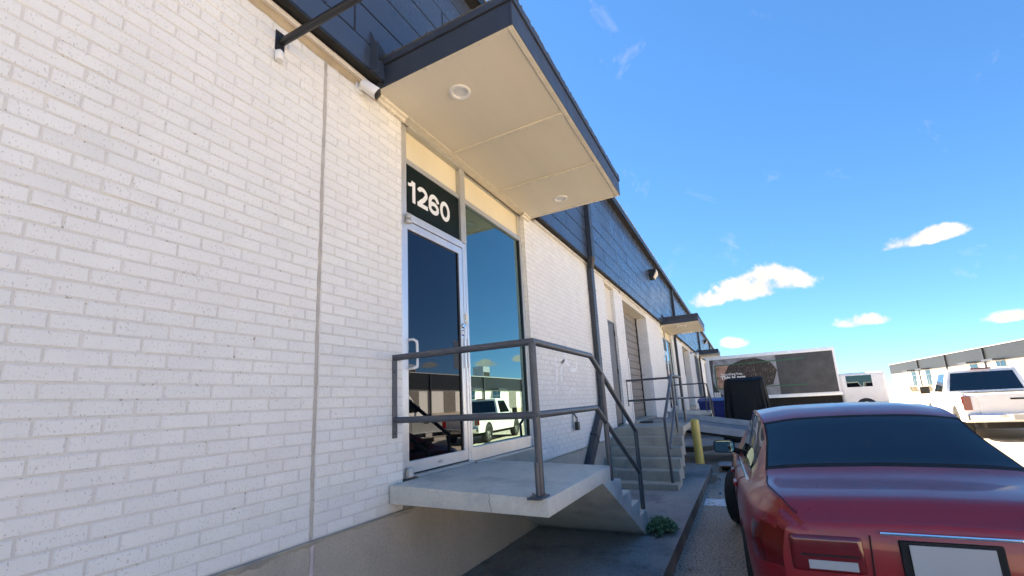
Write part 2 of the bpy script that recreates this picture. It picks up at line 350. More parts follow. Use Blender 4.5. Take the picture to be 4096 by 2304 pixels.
# painted bay lines
def line(x0, x1, y0, y1, parent=None):
    return MB().box(x0, x1, y0, y1, -1.532, -1.526).build('painted_line', 'white_line', bpy.data.objects['asphalt'])
line(7.06, 7.52, -1.62, -6.2)
for xx in (12.6, 15.4, 18.2, 21, 23.8, 26.6): line(xx, xx+.1, -13.4, -18.5)
for xx in (11, 13.8, 16.6, 19.4, 22.2): line(xx, xx+.1, -7.2, -12.2)

# ------------------------------------------------------------------ the warehouse
WH = thing('warehouse', 'long white painted brick warehouse with navy metal panel band and entry numbered 1260', 'building', (0, 0, -1.53))
Zb, CH, BL, JT = -.705, .0677, .2032, .0088
NC = 48; Zt = Zb+NC*CH
def brick_mesh(L, H, depth=.03, ch=.0035):
    hx, hz = L/2, H/2
    vs = [(-hx+ch, 0, -hz+ch), (hx-ch, 0, -hz+ch), (hx-ch, 0, hz-ch), (-hx+ch, 0, hz-ch),
          (-hx, ch, -hz), (hx, ch, -hz), (hx, ch, hz), (-hx, ch, hz), (-hx, depth, -hz), (hx, depth, -hz), (hx, depth, hz), (-hx, depth, hz)]
    fs = [(0, 1, 2, 3)]+[(i+4, (i+1) % 4+4, (i+1) % 4, i) for i in range(4)]+[(i+8, (i+1) % 4+8, (i+1) % 4+4, i+4) for i in range(4)]
    return vs, fs
mesh_cache = {}
def brick_data(L, m):
    k = (round(L, 3), m)
    if k not in mesh_cache:
        me = bpy.data.meshes.new('brick'); v, f = brick_mesh(L, CH-JT); me.from_pydata(v, [], f); me.materials.append(M[m]); me.update(); mesh_cache[k] = me
    return mesh_cache[k]
bricks = []      # (origin xyz of front-face centre, length, direction 'x' or 'y', rot)
def courses(u0, u1, fn, z0=Zb, z1=Zt, ph=0., first=0):
    k0 = int(round((z0-Zb)/CH)); k1 = int(round((z1-Zb)/CH))
    for k in range(k0, k1):
        zc = Zb+(k+.5)*CH
        x = u0-(BL/2 if (k+first) % 2 else 0)-ph
        while x < u1-1e-4:
            a, b = max(x, u0), min(x+BL, u1)
            if b-a > .035: fn((a+b)/2, b-a-JT, zc)
            x += BL
def wall_x(x0, x1, y=0., **k): courses(x0, x1, lambda u, L, z: bricks.append((u, y, z, L, 0)), **k)
def wall_y(y0, y1, x, sgn, **k): courses(y0, y1, lambda u, L, z: bricks.append((x, u, z, L, sgn)), **k)
XB = 16.53
wall_x(-2.6, 1.8535); wall_x(1.8785, 2.655, first=1); wall_x(5.08, 8.997); wall_x(9.735, 10.577, first=1); wall_x(13.56, XB)
wall_y(0.012, .12, 5.08, -1, first=1); wall_y(0.012, .34, 13.56, -1); wall_y(.012, .09, 9.735, -1, first=1)
wall_x(8.997, 9.735, y=.10, z0=2.46)
# the window bay has a short parapet of brick right of the frame only; choose the 300 bricks that show largest
fwv = np.array(fw); r2v = np.array(r2); u2v = np.array(u2)
def proj(p):
    q = np.array([p[0], p[1]+2.33, p[2]]); d = q@fwv
    return 2048+1753*(q@r2v)/d, 1281.7-1753*(q@u2v)/d, d
score = []
for i, (x, y, z, L, s_) in enumerate(bricks):
    px, py, d = proj((x, y, z))
    vis = d > .1 and 1112 < px < 2983 and 0 < py < 2304
    ang = abs(2.33/math.hypot(x, 2.33)) if s_ == 0 else .9
    score.append((L*ang/d**2 if vis else 0, i))
score.sort(reverse=True); chosen = set(i for _, i in score[:300])
BWS = []
for a, b, d_ in ((-2.6, 2.652, .20), (5.083, 8.995, .30), (9.738, 10.574, .32), (13.563, XB, .32)):
    BWS.append((b, MB().box(a, b, .0038, d_, Zb-.004, Zt+.1).build('brick_wall', 'mortar', WH)))
rest = {'brick': MB(), 'brick_b': MB()}
BASE = Vector((0, 0, 0))
for i, (x, y, z, L, s_) in enumerate(bricks):
    mname = 'brick_b' if rng.random() < .38 else 'brick'
    dy = float(rng.normal(0, .0011)); tz = float(rng.normal(0, .0022)); ty = float(rng.normal(0, .002))
    if i in chosen:
        o = bpy.data.objects.new('brick', brick_data(L, mname)); COL.objects.link(o); o.parent = next(w_ for b_, w_ in BWS if x < b_+.3)
        o.location = (x, y+dy, z+ZO); o.rotation_euler = (0, ty, tz if s_ == 0 else R(-90)+tz)
        if s_: o.location = (x+dy, y, z+ZO)
    else:
        v, f = brick_mesh(L, CH-JT); c, s2 = math.cos(tz), math.sin(tz)
        if s_ == 0: vv = [(x+p[0], y+dy+p[1]+p[0]*tz, z+p[2]-p[0]*ty) for p in v]
        else: vv = [(x+dy+p[1], y-p[0], z+p[2]) for p in v]
        rest[mname].add(vv, f)
rest['brick'].build('bricks', 'brick', WH, kind='stuff', fixn=False); rest['brick_b'].build('bricks', 'brick_b', WH, kind='stuff', fixn=False)
# cap strips above the top course, far walls (bricks too small to tell apart)
B('wall_cap', 'tan_cove', WH, -2.6, 60, .002, .20, Zt+.003, 2.594)
for a, b in ((18.95, 22.46), (25.6, 28.46), (30.9, 36), (38.5, 60)): MB().box(a, b, 0, .34, Zb, Zt).build('brick_wall', 'far_brick', WH)
# control joint with sealant
jm = MB(); rows = []
zz = np.arange(Zb-.004, Zt, .033)
for z in zz:
    w = .0122+.002*math.sin(z*31)+rng.normal(0, .0009); cx = 1.866+.002*math.sin(z*7)+rng.normal(0, .0007); d = -.002+rng.normal(0, .0012)
    rows.append([(cx-w, .004, z), (cx-w*.55, d, z), (cx, d-.0015, z), (cx+w*.55, d, z), (cx+w, .004, z)])
jm.grid(rows).build('control_joint', 'sealant', WH, smooth=50)
# foundation
mb = MB().box(-3, 1.855, -.012, .3, -1.45, Zb-.005); mb.box(1.885, 60, -.012, .3, -1.45, Zb-.005)
mb.build('foundation_wall', 'found', WH, bevel=.006)
rows = []
for z in np.arange(-1.45, Zb-.004, .04):
    w = .015+rng.normal(0, .0015); rows.append([(1.87-w, -.010, z), (1.87-w*.5, -.017, z), (1.87+w*.5, -.017, z), (1.87+w, -.010, z)])
MB().grid(rows).build('foundation_joint', 'pink', WH, smooth=50)
# ragged mortar smear on the foundation lip
rows = []; xs = np.arange(-1, 9, .03); ph = 0
for x in xs:
    h = .018+.012*math.sin(x*5.1)+.009*math.sin(x*17+1)+rng.normal(0, .004)
    rows.append([(x, -.012, Zb-.002), (x, -.020-abs(rng.normal(0, .003)), Zb-.005), (x, -.019, Zb-.005-max(.008, h)*.7), (x, -.011, Zb-.006-max(.01, h))])
MB().grid(rows).build('mortar_smear', 'slab2', WH, smooth=40)
# mass of the building behind the facade
B('building_core', 'far_brick', WH, -2.6, 60, .36, 32, -1.45, 4.50)
B('side_wall', 'far_brick', WH, -2.62, -2.6-.2, .0, 32, -1.45, 4.50)
# ---- panel band
PY = -.135; RZ = [2.569, 2.789, 3.081, 3.373, 3.665, 3.957, 4.249, 4.512]; PL = 2.234
B('panel_backing', 'soffit_dark', WH, -2.6, 60, PY+.012, .35, 2.60, 4.51)
B('band_soffit', 'soffit_dark', WH, -2.6, 60, PY+.006, .004, 2.596, 2.5995)
PB = B('panel_band', 'dark_metal', WH, -2.6, 60, PY-.001, PY+.010, 2.557, 2.5705)
pcache = {}
def panel_obj(x0, x1, z0, z1):
    g = .008; k = (round(x1-x0, 3), round(z1-z0, 3))
    if k not in pcache:
        L, H = x1-x0-2*g, z1-z0-g*.9
        pcache[k] = MB(0).add([(-L/2, .011, -H/2), (L/2, .011, -H/2), (L/2, .011, H/2), (-L/2, .011, H/2), (-L/2+.004, 0, -H/2+.003), (L/2-.004, 0, -H/2+.003), (L/2-.004, .003, H/2-.003), (-L/2+.004, .003, H/2-.003)],
                              [(4, 5, 6, 7), (0, 1, 5, 4), (1, 2, 6, 5), (2, 3, 7, 6), (3, 0, 4, 7)]).build('metal_panel', 'panel', mesh_only=True)
    o = bpy.data.objects.new('metal_panel', pcache[k]); COL.objects.link(o); o.parent = PB
    o.location = ((x0+x1)/2, PY+float(rng.normal(0, .0012)), (z0+z1)/2+ZO)
    o.rotation_euler = (float(rng.normal(0, .004)), 0, float(rng.normal(0, .0012)))
for r_ in range(7):
    x = 8.697+(PL/2 if r_ % 2 == 0 else 0)-6*PL
    while x < 52:
        a, b = max(x, -2.6), min(x+PL, 52)
        if b-a > .1: panel_obj(a, b, RZ[r_], RZ[r_+1])
        x += PL
B('panel_band', 'panel', WH, 52.01, 60, PY, PY+.011, 2.57, 4.51)
# eave and roof
B('eave_soffit', 'soffit_dark', WH, -2.6, 60.2, -.257, .3, 4.513, 4.53)
ef = empty_part('eave_fascia', WH)
for i in range(21):
    x0 = -2.7+i*3.05
    MB().box(x0, x0+3.046, -.268-.0015*(i % 3), -.258, 4.503, 4.635).build('fascia_board', 'dark_metal', ef)
B('eave_cap', 'alu_dull', WH, -2.7, 60.2, -.282, -.10, 4.636, 4.652)
MB().add([(-2.7, -.255, 4.64), (60.2, -.255, 4.64), (60.2, 32, 4.85), (-2.7, 32, 4.85), (-2.7, -.255, 4.535), (60.2, -.255, 4.535), (60.2, 32, 4.55), (-2.7, 32, 4.55)],
         [(0, 1, 2, 3), (4, 7, 6, 5), (0, 4, 5, 1), (1, 5, 6, 2), (2, 6, 7, 3), (3, 7, 4, 0)]).build('roof', 'roofing', WH)
rows = []
for x in np.arange(-2.6, 2.36, .03):
    a_ = rng.normal(0, .0012); rows.append([(x, -.0005, 2.478+a_*2), (x, -.010+a_, 2.486), (x, -.017+a_, 2.508), (x, -.014, 2.532), (x, -.004, 2.5465)])
MB().grid(rows).build('mortar_cove', 'tan_cove', WH, smooth=60)
# white conduit under the band, joined lengths
for a, b, c in ((-2.6, 1.90, 0), (1.901, 2.33, .002), (5.40, 7.80, 0), (8.2, 8.995, .001), (9.0, 10.6, 0), (10.6, 13.5, .004), (13.5, 16.15, 0)):
    MB().box(a, b, -.030-c, -.001, 2.548, 2.582).build('conduit', 'white_pvc', WH, bevel=.004)
B('drip_strip', 'cream_trim', WH, -2.6, 60, -.006, .0015, 2.588, 2.595)
# ---- downspouts
def dspout(x, leg=True):
    d = empty_part('downspout', WH); w = .175
    def seg(p0, p1, dep=.085, nm='spout_section'):
        (xa, ya, za), (xb, yb, zb) = p0, p1
        MB().add([(xa, ya, za), (xa+w, ya, za), (xa+w, ya-dep, za), (xa, ya-dep, za), (xb, yb, zb), (xb+w, yb, zb), (xb+w, yb-dep, zb), (xb, yb-dep, zb)],
                 [(0, 1, 2, 3), (7, 6, 5, 4), (0, 4, 5, 1), (1, 5, 6, 2), (2, 6, 7, 3), (3, 7, 4, 0)]).build(nm, 'spout', d, bevel=.008)
    xu = x-.27; seg((xu, PY-.002, 4.51), (xu, PY-.002, 2.60)); seg((xu, PY-.002, 2.60), (x, -.012, 2.47)); seg((x, -.012, 2.47), (x, -.012, .03 if leg else -1.2))
    for z in (2.05, .75): MB().box(x-.012, x+w+.012, -.101, -.002, z, z+.02).build('strap', 'spout', d, bevel=.002)
    if leg:
        seg((x, -.012, .03), (x-.06, -.012, -.12))
        # raking leg that runs along the wall towards the landing
        ang = math.atan2(-1.16, -1.36); L = 1.75; c, s_ = math.cos(ang), math.sin(ang)
        P0 = (x+.11, -.05)
        nx, nz = -s_, c
        def q(t, u): return (P0[0]+c*t+nx*u, P0[1]+s_*t+nz*u)
        MB().prism([q(-.04, -.0875), q(L, -.0875), q(L, .0875), q(-.04, .0875)], -.014, -.105, 'y').build('spout_section', 'spout', d, bevel=.007)
        MB().prism([q(.83, -.1), q(.85, -.1), q(.85, .1), q(.83, .1)], -.004, -.111, 'y').build('strap', 'spout', d)
dspout(7.79)
for i, x in enumerate((19.6, 31.6, 43.5, 55)): dspout(x, False)

# ---- canopies (first one and its repeat)
def canopy(x0, first):
    c = empty_part('canopy', WH); x1 = x0+2.95; yo, yi = -1.283, -.052
    zs = 2.53
    for a, b in ((x0+.045, x0+1.062), (x0+1.066, x0+2.018), (x0+2.022, x1-.045)):
        MB().box(a, b, yo+.05, yi, zs, zs+.02).build('soffit_panel', 'cream', c, bevel=.002)
    # perimeter boards
    MB().box(x0+.006, x1-.006, yo+.006, yo+.046, zs-.007, zs+.02).build('soffit_border', 'cream_trim', c, bevel=.002)
    MB().box(x0+.006, x0+.041, yo+.048, yi, zs-.006, zs+.02).build('soffit_border', 'cream_trim', c, bevel=.002)
    MB().box(x1-.041, x1-.006, yo+.048, yi, zs-.006, zs+.02).build('soffit_border', 'cream_trim', c, bevel=.002)
    for a in (x0+1.064, x0+2.02): MB().box(a-.024, a+.024, yo+.05, yi, zs-.012, zs-.0005).build('batten', 'cream_trim', c, bevel=.002)
    t = .025
    for nm, m, za, zb_, g in (('fascia', 'fascia', zs-.004, 2.712, 0), ('fascia_cap', 'fascia', 2.722, 2.778, .012)):
        MB().box(x0-g, x1+g, yo-g, yo+t, za, zb_).build(nm, m, c, bevel=.003)
        MB().box(x0-g, x0+t, yo+t+.001, -.056, za, zb_).build(nm, m, c, bevel=.003)
        MB().box(x1-t, x1+g, yo+t+.001, -.056, za, zb_).build(nm, m, c, bevel=.003)
    MB().box(x0+.004, x1-.004, yo+.004, -.054, 2.56, 2.772).build('canopy_core', 'soffit_dark', c)
    # gravel lip, ragged
    g = MB(); 
    def lip(pts):
        rows = []
        for (x, y, nx, ny) in pts:
            h = .012+abs(rng.normal(0, .006)); e = .008+rng.normal(0, .002)
            rows.append([(x+nx*e, y+ny*e, 2.779), (x+nx*e, y+ny*e, 2.779+h), (x-nx*.05, y-ny*.05, 2.781+h+.004), (x-nx*.10, y-ny*.10, 2.78)])
        g.grid(rows)
    lip([(x, yo, 0, -1) for x in np.arange(x0-.01, x1+.011, .018)]); lip([(x0, y, -1, 0) for y in np.arange(yo-.01, -.06, .018)]); lip([(x1, y, 1, 0) for y in np.arange(yo-.01, -.06, .018)])
    g.build('gravel_lip', 'fascia_edge', c)
    MB().box(x0+.08, x1-.08, yo+.08, -.06, 2.775, 2.79).build('gravel_roof', 'roofing', c)
    # flashing fin where the band dies behind the canopy
    MB().prism([(PY-.002, 2.914), (-.208, 2.745), (-.213, 2.53), (PY-.002, 2.56)], x0-.150, x0-.144, 'x').build('flashing_fin', 'fascia', c)
    MB().prism([(x0-.08, 2.715), (x0+.07, 2.80), (x0-.085, 2.88)], PY-.006, PY-.002, 'y').build('gap_shade', 'soffit_dark', c)  # flat dark triangle over the panel, painted-in shadow of the gap beside the fin
    # crumbly cove between wall head and soffit
    rows = []
    for x in np.arange(x0+.05, x0+.385, .012):
        a = rng.normal(0, .003); rows.append([(x, -.002, 2.478+a), (x, -.022+a, 2.485), (x, -.03, 2.503+a), (x, -.05+a, 2.512), (x, -.056, 2.529)])
    MB().grid(rows).build('cove_trim', 'cream_trim', c)
    rows = []
    for x in np.arange(x0+2.70, x1-.03, .012):
        a = rng.normal(0, .003); rows.append([(x, -.002, 2.478+a), (x, -.022+a, 2.485), (x, -.03, 2.503+a), (x, -.05+a, 2.512), (x, -.056, 2.529)])
    MB().grid(rows).build('cove_trim', 'cream_trim', c)
    MB().box(x0+.36, x0+2.78, -.054, .04, zs-.004, zs+.1).build('soffit_border', 'cream_trim', c)
    return c
canopy(2.30, True); canopy(16.17, False); canopy(30.05, False)

# ---- digits of the entry number
def ribbon(pts, hw):
    """flat stroke outline around a polyline in 2-D"""
    n = len(pts); Lp = []; Rp = []
    for i in range(n):
        a = np.array(pts[max(0, i-1)]); b = np.array(pts[min(n-1, i+1)]); d = b-a; d = d/np.hypot(*d); nn = np.array([-d[1], d[0]])
        h = hw[i] if isinstance(hw, (list, tuple)) else hw
        Lp.append(np.array(pts[i])+nn*h); Rp.append(np.array(pts[i])-nn*h)
    return Lp, Rp
def arc(cx, cz, rx, rz, a0, a1, n=22): return [(cx+rx*math.cos(R(a0+(a1-a0)*i/n)), cz+rz*math.sin(R(a0+(a1-a0)*i/n))) for i in range(n+1)]
def digit(ch, x, z, h, parent, y):
    mb = MB(); t = .101*h; w = {'1': .58, '2': .735}.get(ch, .79)*h                 # w: digit width, t: half stroke
    strokes = []
    if ch == '1': strokes = [([(.66*w, h), (.66*w, 0)], t), ([(.0*w, .76*h), (.24*w, .775*h), (.44*w, .84*h), (.54*w, h)], t*.72)]
    if ch == '2': strokes = [(arc(.50*w, .70*h, .5*w-t, .3*h-t, 172, -22)+[(.62*w, .42*h), (.36*w, .27*h), (.18*w, .13*h), (.12*w, t)], t), ([(.0*w, t), (w, t)], t)]
    if ch == '6': strokes = [(arc(.5*w, .315*h, .5*w-t, .315*h-t, 0, 360, 36), t), (arc(.53*w, .52*h, .53*w-t, .48*h-t, 22, 195, 26)+[(t, .32*h)], t)]
    if ch == '0': strokes = [(arc(.5*w, .5*h, .5*w-t, .5*h-t*.98, 0, 360, 40), t)]
    for i, (pts, hw) in enumerate(strokes):
        Lp, Rp = ribbon(pts, hw); yy = y-.0012*i
        rows = [[(x+l[0], yy, z+l[1]), (x+r[0], yy, z+r[1])] for l, r in zip(Lp, Rp)]
        mb.grid(rows)
    return mb.build('digit', 'white_vinyl', parent, fixn=False)

# ---- aluminium entry
def entry(dx, number):
    e = empty_part('entry_door', WH); w = empty_part('display_window', WH); yf = .055
    def A(nm, m, par, x0, x1, z0, z1, y0=yf, y1=yf+.09, bv=.003): return MB().box(x0+dx, x1+dx, y0, y1, z0, z1).build(nm, m, par, bevel=bv)
    zb = -.512
    A('jamb', 'alu', e, 2.657, 2.776, zb, 2.56); A('jamb', 'alu', e, 3.634, 3.672, zb, 1.685, yf-.004)
    A('mullion', 'alu_dull', e, 3.604, 3.70, 1.69, 2.56, yf-.014); A('mullion', 'alu', e, 3.672, 3.70, zb, 1.689, yf-.010)
    A('header', 'alu', e, 2.777, 3.633, 1.628, 1.695, yf-.006); A('transom_bar', 'alu_dull', e, 2.776, 3.603, 2.165, 2.215)
    A('transom_bar', 'alu_dull', w, 3.70, 5.03, 2.160, 2.215); A('head_trim', 'alu_dull', e, 2.776, 3.603, 2.505, 2.57, yf-.03)
    A('head_trim', 'alu_dull', w, 3.70, 5.03, 2.515, 2.57, yf+.02)
    A('transom_panel', 'beige', e, 2.776, 3.603, 2.215, 2.505, yf+.035, yf+.06, 0); A('transom_panel', 'beige', w, 3.70, 5.03, 2.215, 2.515, yf+.035, yf+.06, 0)
    s = A('number_panel', 'sign_green', e, 2.776, 3.603, 1.695, 2.165, yf+.010, yf+.03, 0)
    if number:
        for ch, x in (('1', 2.806), ('2', 2.932), ('6', 3.096), ('0', 3.276)): digit(ch, x+dx, 1.824, .206, s, yf+.0085)
    # door leaf
    A('top_rail', 'alu', e, 2.777, 3.632, 1.552, 1.622, yf+.004, yf+.05); A('bottom_rail', 'alu', e, 2.777, 3.632, -.492, -.390, yf+.002, yf+.05)
    A('stile', 'alu', e, 3.57, 3.632, -.389, 1.551, yf+.003, yf+.05); A('stile', 'alu', e, 2.777, 2.790, -.389, 1.551, yf+.003, yf+.05, .001)
    A('gasket', 'black', e, 3.553, 3.569, -.389, 1.551, yf+.012, yf+.05, 0)
    A('glass_pane', 'glass_door', e, 2.790, 3.553, -.389, 1.551, yf+.022, yf+.03, 0)
    A('threshold', 'alu_dull', e, 2.757, 3.68, -.530, -.494, yf-.035, yf+.09); A('door_sweep', 'black', e, 2.777, 3.632, -.493, -.4925+.012, yf+.0005, yf+.03, 0)
    # pull handle, lock, latch guard, pivots
    MB().tube([(2.803+dx, yf+.02, .575), (2.803+dx, yf-.035, .575), (2.838+dx, yf-.045, .56), (2.843+dx, yf-.045, .535), (2.843+dx, yf-.045, .375), (2.838+dx, yf-.045, .35), (2.803+dx, yf-.035, .336), (2.803+dx, yf+.02, .336)], .011, 12).build('pull_handle', 'white_plastic', e, smooth=50)
    MB().lathe([(.024, yf+.006), (.024, yf-.012), (.018, yf-.018), (0.0001, yf-.018)], (3.60+dx, 0, .80), 'y', 20).build('lock_cylinder', 'chrome', e, smooth=40)
    MB().lathe([(.017, yf+.006), (.017, yf-.010), (.0001, yf-.012)], (3.652+dx, 0, .835), 'y', 18).build('lock_cylinder', 'alu_dull', e, smooth=40)
    A('latch_plate', 'beige', e, 3.64, 3.662, .86, .93, yf-.016, yf-.004, .003); A('sticker', 'blue_cap', e, 3.582, 3.622, .70, .76, yf+.0015, yf+.003, 0)
    A('sticker', 'white_vinyl', e, 3.584, 3.62, .715, .75, yf+.0005, yf+.0014, 0)
    A('latch_guard', 'alu', e, 3.606, 3.640, .385, .675, yf-.016, yf+.002, .002); A('latch_guard', 'alu_dull', e, 3.641, 3.652, .385, .675, yf-.022, yf-.003, .002)
    A('push_bar_case', 'black', e, 3.46, 3.552, .37, .645, yf+.0205, yf+.0215, 0)
    for z in (1.585, 1.63): MB().lathe([(.022, z), (.026, z+.006), (.026, z+.03), (.021, z+.040)], (2.772+dx, yf-.024, 0), 'z', 18).build('pivot_hinge', 'alu_dull', e, smooth=35)
    MB().lathe([(.032, -.508), (.030, -.47), (.025, -.435), (.022, -.43)], (2.765+dx, yf-.026, 0), 'z', 18).build('pivot_hinge', 'alu_dull', e, smooth=35)
    MB().lathe([(.045, -.5085), (.038, -.500), (.02, -.497)], (2.775+dx, yf-.04, 0), 'z', 12).build('rust_cup', 'rust', e)
    mb = MB(); mb.lathe([(.030, 0), (.030, -.003), (.024, -.004), (.0001, -.004)], (0, 0, 0), 'y', 20); mb.v = [(x*1.0+3.19+dx, y+yf+.001, (z-ZO)*.5-.440+ZO) for x, y, z in mb.v]; mb.build('maker_badge', 'alu_dull', e, smooth=40)
    for x, z in ((3.652, 1.5), (3.652, .2), (3.652, -.42), (2.70, .65)): MB().lathe([(.006, yf-.006), (.004, yf-.009), (.0001, yf-.009)], (x+dx, 0, z), 'y', 10).build('screw', 'alu_dull', e)
    # window
    A('jamb', 'alu', w, 5.032, 5.078, -.497, 2.56); A('sill_frame', 'alu', w, 3.70, 5.031, -.505, -.378, yf-.004); A('glass_pane', 'glass_win', w, 3.70, 5.032, -.378, 2.160, yf+.03, yf+.04, 0)
    A('gasket', 'black', w, 5.018, 5.031, -.377, 2.159, yf+.012, yf+.03, 0); A('sill_bead', 'alu', w, 3.70, 5.031, -.396, -.379, yf-.008, yf-.003, .001)
    A('sill_curb', 'slab2', w, 3.70, 5.078, Zb-.1, -.506, -.008, .16, .006); A('sill_curb', 'slab2', e, 2.657, 3.699, Zb-.1, -.531, -.006, .16, 0)
    A('caulk', 'alu_dull', w, 3.70, 5.07, -.530, -.5065, -.011, yf-.005, .004)
    A('dark_room', 'black', w, 2.657, 5.08, -.6, 2.6, .17, .2, 0)
entry(0, True); entry(13.87, False)

# ---- grey service door in its niche
def service_door(x0, x1):
    d = empty_part('service_door', WH)
    B('niche_panel', 'cream', d, x0, x1, .075, .12, 1.70, 2.47); B('door_frame', 'grey_door', d, x0+.0, x0+.04, .05, .12, -.52, 1.70); B('door_frame', 'grey_door', d, x1-.04, x1, .05, .12, -.52, 1.70)
    B('door_frame', 'grey_door', d, x0, x1, .048, .12, 1.66, 1.702); B('door_leaf', 'grey_door', d, x0+.043, x1-.043, .062, .10, -.50, 1.656, bevel=.004)
    for z in (-.25, .55, 1.4): MB().box(x1-.052, x1-.026, .04, .062, z, z+.12).build('hinge', 'dark_metal', d, bevel=.003)
    MB().box(x0+.07, x0+.10, .045, .062, .48, .62).build('handle', 'dark_metal', d, bevel=.004)
    B('lintel_trim', 'cream_trim', d, x0-.002, x1+.002, -.006, .07, 2.475, 2.545)
service_door(8.999, 9.733)
# ---- roll-up dock doors
def dock(x0, x1, dep=.33):
    d = empty_part('dock_door', WH); n = 15; z0, z1 = -.52, 2.46
    B('lintel', 'cream_trim', d, x0-.03, x1+.03, .002, dep+.02, 2.40, 2.546); h = (2.40-z0)/n
    for i in range(n): MB().prism([(dep, z0+i*h+.004), (dep-.012, z0+i*h+.012), (dep-.018, z0+(i+.5)*h), (dep-.012, z0+(i+1)*h-.010), (dep, z0+(i+1)*h-.002)], x0+.09, x1-.09, 'x').build('slat', 'dock_slat', d)
    B('door_track', 'dark_metal', d, x0+.01, x0+.10, dep-.04, dep+.03, z0, 2.40, bevel=.004); B('door_track', 'dark_metal', d, x1-.10, x1-.01, dep-.04, dep+.03, z0, 2.40, bevel=.004)
    B('slat_backing', 'under', d, x0, x1, dep+.002, dep+.025, z0, 2.45); B('sill', 'slab2', d, x0-.0, x1+.0, -.015, dep, -.66, z0, bevel=.006)
    for x in (x0, x1): B('corner_guard', 'white_pvc', d, x-.09 if x == x0 else x-.004, x+.004 if x == x0 else x+.09, -.016, -.004, -.50, .95); 
    B('corner_guard', 'white_pvc', d, x1-.010, x1-.003, -.016, .10, -.50, .95)
    # wavy strip of flashing
    rows = []
    for x in np.arange(x0-.3, x1+.3, .08):
        s_ = .02*math.sin((x-x0)*2.6)+.012*math.sin(x*5.3); rows.append([(x, -.004, 2.545+s_), (x, -.034, 2.535+s_), (x, -.040, 2.562+s_*.5), (x, -.004, 2.60)])
    MB().grid(rows).build('flashing', 'white_pvc', d, smooth=60)
dock(10.577, 13.56); dock(22.46, 25.6); dock(28.46, 30.9); dock(36, 38.5)
# ghost of scrubbed paint on the brick
gm = MB()
for pts, hw in (([(5.90, .66), (5.91, .50), (5.88, .33), (5.84, .16)], .035), ([(6.30, .72), (6.22, .62), (6.12, .57), (6.2, .60), (6.33, .61), (6.40, .55), (6.5, .49), (6.62, .485), (6.74, .53), (6.80, .63)], .035), ([(6.12, .57), (6.06, .40), (6.08, .3)], .03), ([(6.35, .1), (6.45, .2), (6.6, .18), (6.66, .05)], .025)):
    Lp, Rp = ribbon(pts, [hw*(.5+.5*math.sin(math.pi*(i+.6)/(len(pts)+.2))) for i in range(len(pts))]); gm.grid([[(l[0], -.0030, l[1]), (r_[0], -.0030, r_[1])] for l, r_ in zip(Lp, Rp)])
def ghostmat():
    m = bpy.data.materials.new('scrubbed_white_paint'); m.use_nodes = True; nt = m.node_tree; p = nt.nodes['Principled BSDF']; p.inputs['Base Color'].default_value = (.92, .92, .91, 1); p.inputs['Roughness'].default_value = .6
    g = nt.nodes.new('ShaderNodeNewGeometry'); n = nt.nodes.new('ShaderNodeTexNoise'); n.inputs['Scale'].default_value = 22; n.inputs['Detail'].default_value = 5; nt.links.new(g.outputs['Position'], n.inputs['Vector'])
    mr = nt.nodes.new('ShaderNodeMapRange'); mr.inputs[1].default_value = .38; mr.inputs[2].default_value = .44; mr.inputs[3].default_value = 0; mr.inputs[4].default_value = 1; nt.links.new(n.outputs[0], mr.inputs[0]); nt.links.new(mr.outputs[0], p.inputs['Alpha']); return m
gm.build('paint_mark', ghostmat(), WH, fixn=False)

